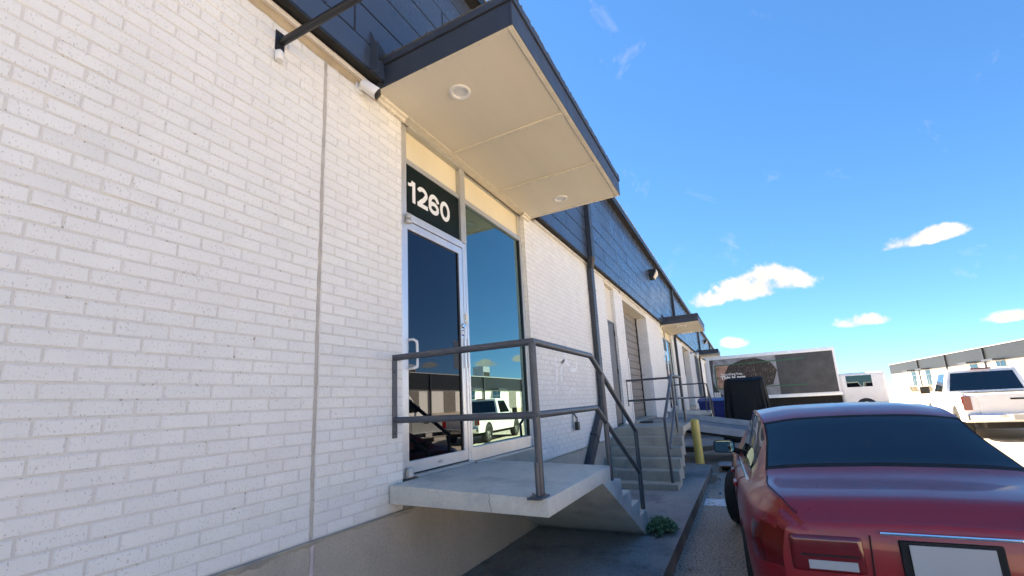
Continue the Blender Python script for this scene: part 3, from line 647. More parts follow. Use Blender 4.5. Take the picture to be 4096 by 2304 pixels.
# ------------------------------------------------------------------ stairs and rails
def side_flight(name, label, mirror, dx, m, low_half=False, group=None):
    """landing at the wall and a flight with a raking underside. mirror=False: steps go down towards +x"""
    t = thing(name, label, 'stairs', (dx, -.6, -1.39), group=group)
    def X(x): return x+dx
    zt = -.549
    sx = (lambda x: dx+x) if not mirror else (lambda x: dx-x)
    # local x measured from landing's free end: landing 0..1.352, steps beyond
    LB = MB(); zi, zo = -.512, -.549
    y0, y1 = -.014, -1.233
    pts = [(0, 0)]
    xa, xb = sx(0), sx(1.352)
    LB.add([(xa, y0, zi), (xb, y0, zi), (xb, y1, zo), (xa, y1, zo), (xa, y0, -.640), (xb, y0, -.640), (xb, y1, -.655), (xa, y1, -.655)],
           [(0, 1, 2, 3), (7, 6, 5, 4), (0, 4, 5, 1), (1, 5, 6, 2), (2, 6, 7, 3), (3, 7, 4, 0)])
    LB.build('landing', m, t, bevel=.010, seg=2, smooth=35, edge_fn=lambda e: not all(abs(v.co.x-(xb-dx)) < .01 for v in e.verts))
    # flight: profile tread noses
    zr = [-.549, -.706, -.863, -1.020, -1.176]; xr = [1.352, 1.684, 1.996, 2.319, 2.649]
    def under(x): return -.652-(x-1.11)*(1.39-.652)/(2.47-1.11)
    for i in range(4):
        a, b = xr[i], xr[i+1]
        if i == 0: a0 = 1.1105
        bot_a, bot_b = max(under(a), -1.395), max(under(b), -1.395)
        zt_ = zr[i+1]
        poly = [(sx(a+.001), zt_), (sx(b), zt_), (sx(b-.006), zt_-.150 if i < 3 else -1.395), ]
        if i < 3: poly += [(sx(b+.0005), zr[i+2]), (sx(b+.0005), bot_b), (sx(a+.001), bot_a)]
        else: poly += [(sx(2.47), -1.395), (sx(a+.001), bot_a)]
        if i == 0: pass
        MB().prism(poly, y0, y1-.0, 'y').build('step', m, t, bevel=.012, seg=2, smooth=35, edge_fn=lambda e, b=b, zt_=zt_: all(abs(v.co.x+dx-sx(b)) < .004 and v.co.z+(-1.39) > zt_-.006 for v in e.verts) or (all(abs(v.co.y+(-.6)-y1) < .004 for v in e.verts) and all(v.co.z-1.39 > zt_-.01 for v in e.verts)))
    # haunch under the landing's inner end
    MB().prism([(sx(1.11), -.6535), (sx(1.3515), -.6535), (sx(1.3515), under(1.352))], y0, y1-.0, 'y').build('haunch', m, t)
    return t
side_flight('concrete_stairs', 'pale concrete landing and steps below the 1260 door, undercut and cracked at the edge', False, 2.494, 'slab')
side_flight('concrete_stairs', 'concrete landing under the farther entry canopy, beyond the metal ramp', False, 2.494+13.87, 'slab')
ck = [(-.832, -.541), (-.836, -.565), (-.829, -.58), (-.838, -.603), (-.846, -.628), (-.842, -.649)]
Lp, Rp = ribbon(ck, .0016); MB().grid([[(2.4932, l[0], l[1]), (2.4932, r_[0], r_[1])] for l, r_ in zip(Lp, Rp)]).build('crack', 'under', bpy.data.objects['concrete_stairs'], fixn=False)
# second flight faces the first: seven low steps up to the grey service door
st2 = thing('concrete_stairs', 'darker stained concrete steps climbing to the grey service door', 'stairs', (8.6, -.6, -1.39))
xs2 = [7.28, 7.555, 7.83, 8.10, 8.36, 8.63]; zs2 = [-1.302, -1.150, -.998, -.845, -.690, -.533]
for i in range(6):
    a = xs2[i]; b = xs2[i+1]+.0 if i < 5 else 9.96; zt_ = zs2[i]; zb_ = -1.395
    if i == 5: poly = [(a, zt_), (9.96, zt_), (9.96, zt_-.10), (9.0, zt_-.115), (a, -.72)]
    else: poly = [(a, zt_), (b-.001, zt_), (b-.001, max(-1.395, zs2[i]-.35)), (a, max(-1.395, zs2[i]-.35+.05)), (a+.006, zt_-.14 if i else -1.395)][0:4]
    if i <= 1: poly = [(a, zt_), (b-.001, zt_), (b-.001, -1.395), (a, -1.395)]
    MB().prism(poly, -.016, -1.275, 'y').build('step' if i < 5 else 'landing', 'slab2', st2, bevel=.011, seg=2, smooth=35, edge_fn=lambda e, a=a, zt_=zt_: (all(abs(v.co.x+8.6-a) < .004 for v in e.verts) and all(v.co.z-1.39 > zt_-.006 for v in e.verts)) or (all(abs(v.co.y-.6+1.275) < .004 for v in e.verts) and all(v.co.z-1.39 > zt_-.006 for v in e.verts)))
MB().prism([(7.84, -1.395), (9.9, -1.395), (9.9, -1.2), (9.3, -.70), (8.4, -.9)], -.02, -.25, 'y').build('stair_pier', 'slab2', st2)

RAD = .0238
def railing(name, label, path_top, path_low, posts, flange, foot_plate=None, group=None):
    t = thing(name, label, 'handrail', (posts[0][0][0], posts[0][0][1], posts[0][0][2]), group=group)
    MB().tube(path_top, RAD, 16).build('top_rail', 'rail', t, smooth=40); MB().tube(path_low, RAD*.97, 16).build('lower_rail', 'rail', t, smooth=40)
    for a, b in posts: MB().tube([a, b], RAD, 16).build('post', 'rail', t, smooth=40)
    x, z0, z1 = flange
    MB().box(x-.024, x+.024, -.010, -.002, z0, z1).build('wall_plate', 'rail', t, bevel=.002)
    for z in (z0+.035, z1-.13): MB().lathe([(.011, -.010), (.011, -.016), (.006, -.020), (.0001, -.020)], (x, 0, z), 'y', 8).build('bolt', 'rail', t)
    if foot_plate:
        fx, fy, fz = foot_plate
        MB().box(fx-.11, fx+.03, fy-.045, fy+.045, fz-.004, fz+.008).build('base_plate', 'rail', t, bevel=.003)
        MB().tube([(fx-.037, fy+.0, fz+.006), (fx-.037, fy+.0, fz+.20)], .016, 10).build('gusset', 'rail', t, smooth=40)
        MB().lathe([(.013, fz+.008), (.013, fz+.020), (.006, fz+.021), (.006, fz+.034), (.0001, fz+.034)], (fx-.085, fy+.012, 0), 'z', 6).build('bolt', 'rail', t)
        MB().lathe([(.034, fz-.003), (.031, fz+.010), (.026, fz+.016)], (fx, fy, 0), 'z', 12).build('weld_collar', 'rust', t)
    else:
        for a, b in posts:
            MB().lathe([(.042, a[2]-.002), (.040, a[2]+.008), (.026, a[2]+.012)], (a[0], a[1], 0), 'z', 14).build('collar', 'rail', t)
    return t
c1 = (2.548, -1.167)
r1 = railing('handrail', 'dark grey two-bar pipe handrail around the landing of the 1260 door', [(2.56, -.008, .402), (c1[0], c1[1], .396), (3.77, -1.17, .394), (5.134, -1.2, -.352), (5.112, -1.2, -1.178)],
        [(2.556, -.008, -.064), (c1[0], c1[1], -.067), (3.80, -1.172, -.059), (5.118, -1.2, -.800)],
        [((c1[0], c1[1], -.545), (c1[0], c1[1], .396)), ((4.057, -1.176, -.708), (4.04, -1.176, .245))], (2.558, -.195, .422), (c1[0], c1[1], -.546))
railing('handrail', 'dark grey two-bar pipe handrail on the stained steps by the service door', [(10.12, -.008, .408), (9.97, -1.18, .405), (8.60, -1.18, .385), (7.335, -1.18, -.343), (7.43, -1.18, -1.304)],
        [(10.15, -.008, -.04), (9.985, -1.18, -.032), (8.88, -1.18, -.025), (7.52, -1.18, -.80)],
        [((9.995, -1.18, -.535), (9.97, -1.18, .405)), ((8.655, -1.18, -.692), (8.60, -1.18, .38))], (10.14, -.16, .43))
ox = 13.87
railing('handrail', 'dark grey two-bar pipe handrail on the landing beyond the metal ramp', [(2.56+ox, -.008, .402), (c1[0]+ox, c1[1], .396), (3.77+ox, -1.17, .394), (5.134+ox, -1.2, -.352), (5.112+ox, -1.2, -1.178)],
        [(2.556+ox, -.008, -.064), (c1[0]+ox, c1[1], -.067), (3.80+ox, -1.172, -.059), (5.118+ox, -1.2, -.80)],
        [((c1[0]+ox, c1[1], -.545), (c1[0]+ox, c1[1], .396)), ((4.057+ox, -1.176, -.708), (4.04+ox, -1.176, .245))], (2.558+ox, -.195, .422))

# ------------------------------------------------------------------ fittings on the wall
def downlight(x, y, label, square=False):
    t = thing('downlight', label, 'light', (x, y, 2.53), group='round downlights in the 1260 canopy')
    MB().lathe([(.088, 2.5295), (.088, 2.5215), (.078, 2.517), (.064, 2.517), (.058, 2.522), (.046, 2.60), (.0001, 2.60)], (x, y, 0), 'z', 32).build('trim_ring', 'white_plastic', t, smooth=40)
    MB().lathe([(.034, 2.589), (.03, 2.583), (.0001, 2.580)], (x, y, 0), 'z', 24).build('lamp', 'cream', t, smooth=40)
downlight(2.664, -.609, 'round white downlight in the canopy soffit, at the security camera end')
downlight(4.905, -.611, 'round white downlight in the canopy soffit, at the display window end')
for x, l in ((16.97, 'flat rectangular light under the farther canopy, beside its fascia'), (18.8, 'flat rectangular light under the farther canopy, over its window')):
    t = thing('soffit_light', l, 'light', (x, -.65, 2.53)); MB().box(x-.16, x+.16, -.80, -.48, 2.50, 2.5295).build('housing', 'white_plastic', t, bevel=.008); MB().box(x-.12, x+.12, -.76, -.52, 2.494, 2.501).build('lens', 'cream', t, bevel=.002)
# bullet camera
t = thing('security_camera', 'white bullet security camera on the brick beside the canopy', 'camera', (2.165, 0, 2.46))
MB().box(2.128, 2.202, -.014, -.0005, 2.425, 2.515).build('mount_plate', 'white_plastic', t, bevel=.01, seg=3, smooth=40)
MB().tube([(2.165, -.012, 2.47), (2.172, -.05, 2.462), (2.178, -.062, 2.455)], .017, 14).build('mount_arm', 'white_plastic', t, smooth=50)
d = Vector((.55, -.62, -.56)).normalized(); p0 = Vector((2.17, -.065, 2.475))
def rod(p0, d, prof, seg=24, sq=0):
    mb = MB(); a = d.orthogonal().normalized()
    a = d.cross(Vector((0, 0, 1))).normalized(); b = a.cross(d); rows = []
    for r_, h in prof: rows.append([tuple(p0+d*h+(a*math.cos(2*math.pi*j/seg)+b*math.sin(2*math.pi*j/seg))*r_*(1+sq*(abs(math.sin(4*math.pi*j/seg))**2)*.16)) for j in range(seg)])
    mb.grid(rows, closed=True); n = len(prof)
    mb.f.append(tuple(range(seg-1, -1, -1))); mb.f.append(tuple((n-1)*seg+j for j in range(seg))); return mb
rod(p0, d, [(.012, -.035), (.032, -.028), (.037, -.01), (.039, .05), (.041, .105), (.039, .108)], sq=1).build('body', 'white_plastic', t, smooth=40)
rod(p0, d, [(.037, .1085), (.037, .114), (.033, .116)], sq=1).build('front_glass', 'black', t, smooth=40); rod(p0, d, [(.017, .1165), (.017, .119), (.011, .121)]).build('lens', 'dark_metal', t, smooth=40)
# projecting pipe bracket at the left
t = thing('pipe_bracket', 'black steel pipe arm projecting from a small plate on the brick', 'bracket', (1.525, 0, 2.35))
MB().box(1.478, 1.540, -.009, -.0005, 2.285, 2.425).build('wall_plate', 'dark_metal', t, bevel=.002); MB().tube([(1.518, -.006, 2.357), (1.555, -1.45, 2.36)], .0235, 16).build('arm', 'dark_metal', t, smooth=40)
for z in (2.305, 2.405): MB().lathe([(.008, -.009), (.008, -.014), (.0001, -.016)], (1.492, 0, z), 'y', 8).build('bolt', 'dark_metal', t)
t = thing('photocell', 'small white photocell sensor under the black pipe bracket', 'sensor', (1.51, 0, 2.24))
MB().lathe([(.022, 2.20), (.026, 2.21), (.026, 2.255), (.018, 2.265)], (1.495, -.028, 0), 'z', 16).build('body', 'white_plastic', t, smooth=40); MB().tube([(1.50, -.001, 2.272), (1.50, -.03, 2.272)], .012, 12).build('stem', 'alu_dull', t, smooth=40)
# key box
t = thing('key_box', 'black key lock box hanging from a steel bracket on the brick', 'lock box', (6.44, 0, -.3))
MB().box(6.40, 6.47, -.006, -.0005, -.30, -.15).build('bracket_plate', 'galv', t, bevel=.002)
MB().prism([(-.006, -.16), (-.012, -.155), (-.06, -.235), (-.052, -.24)], 6.41, 6.46, 'x').build('bracket_arm', 'dark_metal', t)
MB().tube([(6.408, -.055, -.30), (6.408, -.055, -.24), (6.418, -.055, -.225), (6.452, -.055, -.225), (6.462, -.055, -.24), (6.462, -.055, -.30)], .006, 10).build('shackle', 'dark_metal', t, smooth=50)
MB().box(6.39, 6.48, -.085, -.030, -.415, -.295).build('case', 'black', t, bevel=.012, seg=3, smooth=40); MB().box(6.403, 6.467, -.088, -.0845, -.40, -.32).build('cover', 'grey_door', t, bevel=.001)
MB().box(6.418, 6.452, -.090, -.0875, -.392, -.382).build('slot', 'black', t)
# wall packs on the metal band
def wallpack(x, z, label):
    t = thing('wall_light', label, 'light', (x, PY, z), group='wall lights on the metal band')
    MB().prism([(PY-.002, z+.15), (PY-.02, z+.155), (PY-.22, z+.13), (PY-.20, z+.05), (PY-.10, z-.13), (PY-.002, z-.15)], x-.17, x+.17, 'x').build('housing', 'black', t, bevel=.008)
    MB().prism([(PY-.221, z+.125), (PY-.235, z+.02), (PY-.13, z-.135), (PY-.105, z-.13), (PY-.205, z+.05)], x-.155, x+.155, 'x').build('lens', 'cream', t, bevel=.006)
wallpack(14.45, 3.95, 'black wall pack light on the metal band between the ramp and the farther canopy'); wallpack(37, 4.05, 'small far black wall pack light on the metal band past the box truck')
t = thing('cage_light', 'grey caged jar light on a bracket between two far dock doors', 'light', (26.4, 0, 2.3))
MB().lathe([(.07, -.001), (.07, -.05), (.05, -.07)], (26.4, 0, 2.36), 'y', 16).build('wall_box', 'galv', t, smooth=40); MB().tube([(26.4, -.06, 2.36), (26.4, -.30, 2.36), (26.4, -.33, 2.33)], .025, 10).build('arm', 'galv', t, smooth=50)
MB().lathe([(.09, 2.33), (.09, 2.27), (.06, 2.25)], (26.4, -.34, 0), 'z', 16).build('cap', 'galv', t, smooth=40); MB().lathe([(.06, 2.25), (.065, 2.12), (.05, 2.04), (.0001, 2.02)], (26.4, -.34, 0), 'z', 16).build('jar', 'white_plastic', t, smooth=40)

# ------------------------------------------------------------------ bollard, ramp, clutter
t = thing('bollard', 'yellow painted steel bollard at the end of the walkway beside the ramp', 'bollard', (10.27, -1.33, -1.39))
mb = MB(); mb.lathe([(.084, -1.40), (.084, -.52), (.082, -.51), (.045, -.487), (.0001, -.478)], (0, 0, 0), 'z', 28); mb.v = [(x+10.27, y-1.335+.012*(z-ZO+1.39), z) for x, y, z in mb.v]; mb.build('pipe', 'yellow', t, smooth=40)
t = thing('loading_ramp', 'grey galvanised loading ramp sloping down from the roll-up dock door', 'ramp', (12.2, -.05, -.6))
RX0, RX1 = 10.95, 13.25; ya, yb = -.35, -5.6
def rz(y): return -.545-(-y-.35)*.158
def sheet(x0, x1, o0, o1, nm, m, y0=ya, y1=yb):
    MB().add([(x0, y0, rz(y0)+o0), (x1, y0, rz(y0)+o0), (x1, y1, rz(y1)+o0), (x0, y1, rz(y1)+o0), (x0, y0, rz(y0)+o1), (x1, y0, rz(y0)+o1), (x1, y1, rz(y1)+o1), (x0, y1, rz(y1)+o1)],
             [(0, 1, 2, 3), (7, 6, 5, 4), (0, 4, 5, 1), (1, 5, 6, 2), (2, 6, 7, 3), (3, 7, 4, 0)]).build(nm, m, t)
sheet(RX0+.012, RX1-.012, -.02, 0, 'deck', 'tread'); sheet(RX0, RX0+.012, -.10, .06, 'side_beam', 'galv'); sheet(RX1-.012, RX1, -.06, .15, 'side_beam', 'galv')
sheet(RX0+.013, RX0+.07, -.012, .012-.013+.002, 'beam_flange', 'galv'); sheet(RX0+.05, RX1-.05, -.16, -.021, 'underframe', 'under')
MB().box(RX0+.1, RX1-.1, -.0, -.345, -.556, -.548).build('lip_plate', 'tread', t)
gm = MB()
for k in range(105):
    y = ya-.03-k*.05; gm.add([(RX0+.08, y, rz(y)+.0005), (RX1-.05, y, rz(y)+.0005), (RX1-.05, y-.015, rz(y-.015)+.009), (RX0+.08, y-.015, rz(y-.015)+.009), (RX1-.05, y-.03, rz(y-.03)+.0005), (RX0+.08, y-.03, rz(y-.03)+.0005)], [(0, 1, 2, 3), (3, 2, 4, 5)])
gm.build('grip_ribs', 'tread', t, kind='stuff')
for y in (-3.2, -4.6): 
    for x in (RX0+.15, RX1-.15): MB().box(x-.04, x+.04, y-.04, y+.04, -1.53, rz(y)-.15).build('prop_leg', 'galv', t)
# dark asphalt pit is simply the lower ground between the two walkways; small boards near it
t = thing('plywood_box', 'weathered grey board lying on brown timber blocks by the kerb', 'pallet', (10.2, -1.86, -1.53))
MB().box(9.98, 10.5, -1.69, -2.05, -1.405, -1.385).build('board', 'wood', t, bevel=.002)
for y0 in (-1.70, -1.99): MB().box(10.0, 10.48, y0, y0-.045, -1.53, -1.406).build('block', 'wood2', t, bevel=.003)
MB().box(10.40, 10.44, -1.748, -1.988, -1.53, -1.407).build('block', 'wood2', t, bevel=.003)
o = MB().lathe([(.0001, -1.529), (.017, -1.529), (.017, -1.507), (.014, -1.503), (.0001, -1.503)], (7.875, -1.80, 0), 'z', 14).build('bottle_cap', 'blue_cap', smooth=40); tag(o, 'blue plastic bottle cap lying on the asphalt past the white line', 'cap')
# weed
t = thing('weed_plant', 'low bushy green weed sprouting at the foot of the pale steps', 'plant', (5.10, -1.375, -1.39))
lm = {'leaf': MB(), 'leaf2': MB()}; sm = MB()
def leaf(mb, c, d, n, L, W):
    d = d.normalized(); s_ = d.cross(n); s_ = s_.normalized() if s_.length > 1e-4 else d.orthogonal().normalized(); nn = s_.cross(d)
    a, b, e = c, c+d*L*.5+s_*W, c+d*L; f_ = c+d*L*.5-s_*W; m_ = c+d*L*.5+nn*W*.25
    mb.add([tuple(a), tuple(b), tuple(e), tuple(f_), tuple(m_)], [(0, 1, 4), (1, 2, 4), (2, 3, 4), (3, 0, 4)])
for i in range(250):
    a = rng.uniform(0, 2*math.pi); rr = math.sqrt(rng.random())*rng.uniform(.8, 1.08)
    ex = .25*rr*math.cos(a); ey = .185*rr*math.sin(a); h = .018+.125*(1-rr**1.8)*rng.uniform(.7, 1.2)
    base = Vector((5.10+ex*.3, -1.375+ey*.3, -1.39)); tip = Vector((5.10+ex, -1.375+ey, -1.39+h))
    mid = (base+tip)/2+Vector((ex*.15, ey*.15, .03)); sm.tube([base, mid, tip], .0022, 5, cap=False)
    for k in range(20):
        f_ = rng.uniform(.25, 1.03); q = base.lerp(mid, f_*2) if f_ < .5 else mid.lerp(tip, f_*2-1)
        dv = Vector((rng.normal(), rng.normal(), rng.normal()*.5+.25)); leaf(lm['leaf2' if rng.random() < .3 else 'leaf'], q+dv.normalized()*.004, dv, Vector((rng.normal()*.5, rng.normal()*.5, 1)), rng.uniform(.013, .028), rng.uniform(.004, .008))
lm['leaf'].build('foliage', 'leaf', t, fixn=False); lm['leaf2'].build('foliage', 'leaf2', t, fixn=False); sm.build('stems', 'stem', t, smooth=60)
# dry leaves and grit
dm = MB(); gr = MB()
def drop(mb, x, y, z, L):
    n = Vector((rng.normal()*.4, rng.normal()*.4, 1)).normalized(); d = Vector((rng.normal(), rng.normal(), rng.normal()*.25)); leaf(mb, Vector((x, y, z+rng.uniform(.002, .012))), d-n*d.dot(n)*.7, n, L, L*rng.uniform(.12, .35))
for i in range(150): drop(dm, rng.normal(9.0, .28), -1.60-abs(rng.normal(0, .07)), -1.53+abs(rng.normal(0, .018)), rng.uniform(.03, .085))
for i in range(90): drop(dm, rng.uniform(3.2, 9.8), -1.59-abs(rng.normal(0, .07)), -1.53, rng.uniform(.015, .06))
for i in range(30): drop(dm, rng.uniform(2.5, 9.8), rng.uniform(-1.5, -.1), -1.39, rng.uniform(.008, .03))
for i in range(80): drop(dm, rng.normal(13.6, .3), -1.3-abs(rng.normal(0, .5)), -1.53, rng.uniform(.03, .09))
for i in range(190): drop(dm, rng.uniform(2.9, 5.2), -.03-abs(rng.normal(0, .16)), -1.39, rng.uniform(.012, .04))
o = dm.build('leaf_litter', 'dry', fixn=False); o['kind'] = 'stuff'; tag(o, 'dry brown leaves blown against the kerb and wall foot', 'leaves')
for i in range(1500):
    x = rng.uniform(2.6, 9.9); on = rng.random() < .25; y = rng.uniform(-1.5, -.05) if on else -1.6-abs(rng.normal(0, .5)); z = -1.39 if on else -1.53; s_ = rng.uniform(.0025, .008)
    gr.add([(x-s_, y-s_, z-.001), (x+s_, y-s_*.6, z-.001), (x, y+s_, z-.001), (x+s_*.1, y, z+s_)], [(0, 1, 3), (1, 2, 3), (2, 0, 3)])
o = gr.build('grit', 'slab2', fixn=False); o['kind'] = 'stuff'; tag(o, 'loose grit scattered over walkway and asphalt', 'gravel')
# blue bin behind the landing
t = thing('recycling_bin', 'dark blue plastic bin standing behind the black covered object', 'bin', (20.6, -1.5, -1.53))
bx0, bx1, by0, by1 = 19.9, 21.2, -.62, -2.3
MB().add([(bx0+.12, by0-.1, -1.40), (bx1-.12, by0-.1, -1.40), (bx1-.12, by1+.1, -1.40), (bx0+.12, by1+.1, -1.40), (bx0, by0, -.30), (bx1, by0, -.30), (bx1, by1, -.30), (bx0, by1, -.30)],
         [(0, 1, 2, 3), (7, 6, 5, 4), (0, 4, 5, 1), (1, 5, 6, 2), (2, 6, 7, 3), (3, 7, 4, 0)]).build('tub', 'blue_bin', t, bevel=.03, seg=3, smooth=40)
MB().box(bx0-.04, bx1+.04, by0+.04, by1-.04, -.30, -.25).build('rim', 'blue_bin', t, bevel=.015); MB().prism([(bx0-.03, -.249), (bx1+.03, -.249), (bx1-.1, -.12), (bx0+.3, -.16)], by0+.03, by1-.03, 'y').build('lid', 'blue_bin', t, bevel=.02)
MB().box(bx0+.005, bx0+.05, -1.25, -1.75, -.78, -.55).build('lift_pocket', 'blue_bin', t, bevel=.01)
for x in (bx0+.25, bx1-.25):
    for y in (by0-.25, by1+.25): MB().lathe([(.06, -.02), (.065, 0), (.06, .02)], (x, y, -1.465), 'y', 14).build('castor', 'tyre', t, smooth=40)
# tarped machine
t = thing('covered_machine', 'tall machine under a black draped tarpaulin in front of the box truck', 'tarp', (16.3, -2.4, -1.53))
rows = []; seg = 120
for k, (z, ins) in enumerate([(-1.52, -.16), (-1.2, -.12), (-.8, -.07), (-.4, -.04), (0, -.0), (.25, .02), (.38, .05), (.43, .09), (.455, .16), (.47, .35)]):
    ring = []
    for j in range(seg):
        a = 2*math.pi*j/seg; c, s_ = math.cos(a), math.sin(a); e = .35
        x = .55*math.copysign(abs(c)**e, c); y = .62*math.copysign(abs(s_)**e, s_)
        amp = max(0, (.42-z))/1.9; f_ = 1-ins+amp*(.075*math.sin(a*13+1.5*math.sin(a*3))+.04*math.sin(a*29+z*2))
        ring.append((16.55+x*f_, -2.38+y*f_, z+(.03*math.sin(a*3+1) if z > .3 else 0)))
    rows.append(ring)
mb = MB().grid(rows, closed=True); mb.f.append(tuple((len(rows)-1)*seg+j for j in range(seg))); mb.build('tarpaulin', 'tarp', t, smooth=60)
MB().box(16.15, 16.95, -2.0, -2.76, -1.53, -1.3).build('machine_base', 'under', t)
# garbage bag by the far wall
t = thing('rubbish_bag', 'black rubbish bags slumped against the far brick pier', 'bag', (21.6, -.4, -1.39)); mb = MB()
for cx, cy_, r_ in ((21.5, -.4, .33), (22.0, -.35, .27)):
    rows = []
    for i in range(10):
        ph = math.pi*i/9; rows.append([(cx+r_*math.sin(ph)*math.cos(2*math.pi*j/16)*(1+.12*math.sin(j*2.3+i)), cy_+r_*math.sin(ph)*math.sin(2*math.pi*j/16), -1.39+r_*.85-r_*.85*math.cos(ph)) for j in range(16)])
    mb.grid(rows, closed=True)
mb.build('bag', 'tarp', t, smooth=60)

# ------------------------------------------------------------------ vehicles (local: +x forward, y left, z up, ground 0)
def wheel(parent, x, y, r, w, side, steer=0, rimm='rim', spokes=7):
    wh = empty_part('wheel', parent); wh.location = (x, y, r); wh.rotation_euler = (0, 0, steer)
    MB(0).lathe([(r*.63, -w/2), (r*.9, -w/2), (r*.965, -w*.44), (r, -w*.30), (r, w*.30), (r*.965, w*.44), (r*.9, w/2), (r*.63, w/2)], (0, 0, 0), 'y', 40, close=True).build('tyre', 'tyre', wh, smooth=35)
    s = side; mb = MB(0).lathe([(r*.64, -w*.4), (r*.64, w*.4), (r*.58, w*.42*s), (r*.56, w*.1*s), (.0001, w*.08*s)], (0, 0, 0), 'y', 36)
    for k in range(spokes):
        a = 2*math.pi*k/spokes; c, n = math.cos(a), math.sin(a); hw = r*.075
        mb.add([(c*r*.1-n*hw, w*.34*s, n*r*.1+c*hw), (c*r*.1+n*hw, w*.34*s, n*r*.1-c*hw), (c*r*.6+n*hw*.7, w*.40*s, n*r*.6-c*hw*.7), (c*r*.6-n*hw*.7, w*.40*s, n*r*.6+c*hw*.7)]+
               [(c*r*.1-n*hw, w*.12*s, n*r*.1+c*hw), (c*r*.1+n*hw, w*.12*s, n*r*.1-c*hw), (c*r*.6+n*hw*.7, w*.12*s, n*r*.6-c*hw*.7), (c*r*.6-n*hw*.7, w*.12*s, n*r*.6+c*hw*.7)],
               [(0, 1, 2, 3), (0, 4, 5, 1), (1, 5, 6, 2), (2, 6, 7, 3), (3, 7, 4, 0)])
    mb.lathe([(r*.15, w*.1*s), (r*.15, w*.38*s), (.0001, w*.4*s)], (0, 0, 0), 'y', 16); mb.build('rim', rimm, wh, smooth=35)
def arch_profile(top, xc_list, rad, zc, zsill, x0, x1):
    """closed (x,z) profile: top chain from front to rear given, bottom with arches"""
    pts = list(top); bot = [(x0, zsill)]
    for xc in sorted(xc_list):
        a0 = math.asin((zsill-zc)/rad) if abs(zsill-zc) < rad else 0
        for k in range(13):
            a = math.pi-a0-(math.pi-2*a0)*k/12; bot.append((xc+rad*math.cos(a), zc+rad*math.sin(a)))
    bot.append((x1, zsill)); return pts+bot
def vehicle_box(t, prof, hw, m, nm='body', bevel=.035): return MB(0).prism(prof, -hw, hw, 'y').build(nm, m, t, bevel=bevel, seg=2, smooth=35)
def cabin(t, zb, zt, xb0, xb1, xt0, xt1, hb, ht, m, gl, nm='cab', pillars=((.06, .94),), win_low=.10):
    vs = lambda e: [(xb0-e, -hb-e, zb), (xb1+e, -hb-e, zb), (xb1+e, hb+e, zb), (xb0-e, hb+e, zb), (xt0-e, -ht-e, zt), (xt1+e, -ht-e, zt), (xt1+e, ht+e, zt), (xt0-e, ht+e, zt)]
    fs = [(0, 3, 2, 1), (4, 5, 6, 7), (0, 1, 5, 4), (1, 2, 6, 5), (2, 3, 7, 6), (3, 0, 4, 7)]
    c = MB(0).add(vs(0), fs).build(nm, m, t, bevel=.05, seg=3, smooth=40)
    V = [Vector(v) for v in vs(.006)]
    def pane(a, b, c_, d, u0, u1, v0, v1, n):
        P = lambda u, v: tuple((V[a].lerp(V[b], u)).lerp(V[d].lerp(V[c_], u), v))
        MB(0).add([P(u0, v0), P(u1, v0), P(u1, v1), P(u0, v1)], [(0, 1, 2, 3)]).build(n, gl, c, fixn=False)
    for u0, u1 in pillars:
        pane(0, 1, 5, 4, u0, u1, win_low, .86, 'side_window'); pane(3, 2, 6, 7, u0, u1, win_low, .86, 'side_window')
    pane(1, 2, 6, 5, .06, .94, .08, .9, 'windshield'); pane(0, 3, 7, 4, .07, .93, .12, .85, 'rear_window')
    return c
def place(t, x, y, ang): t.location = (x, y, 0); t.rotation_euler = (0, 0, R(ang))
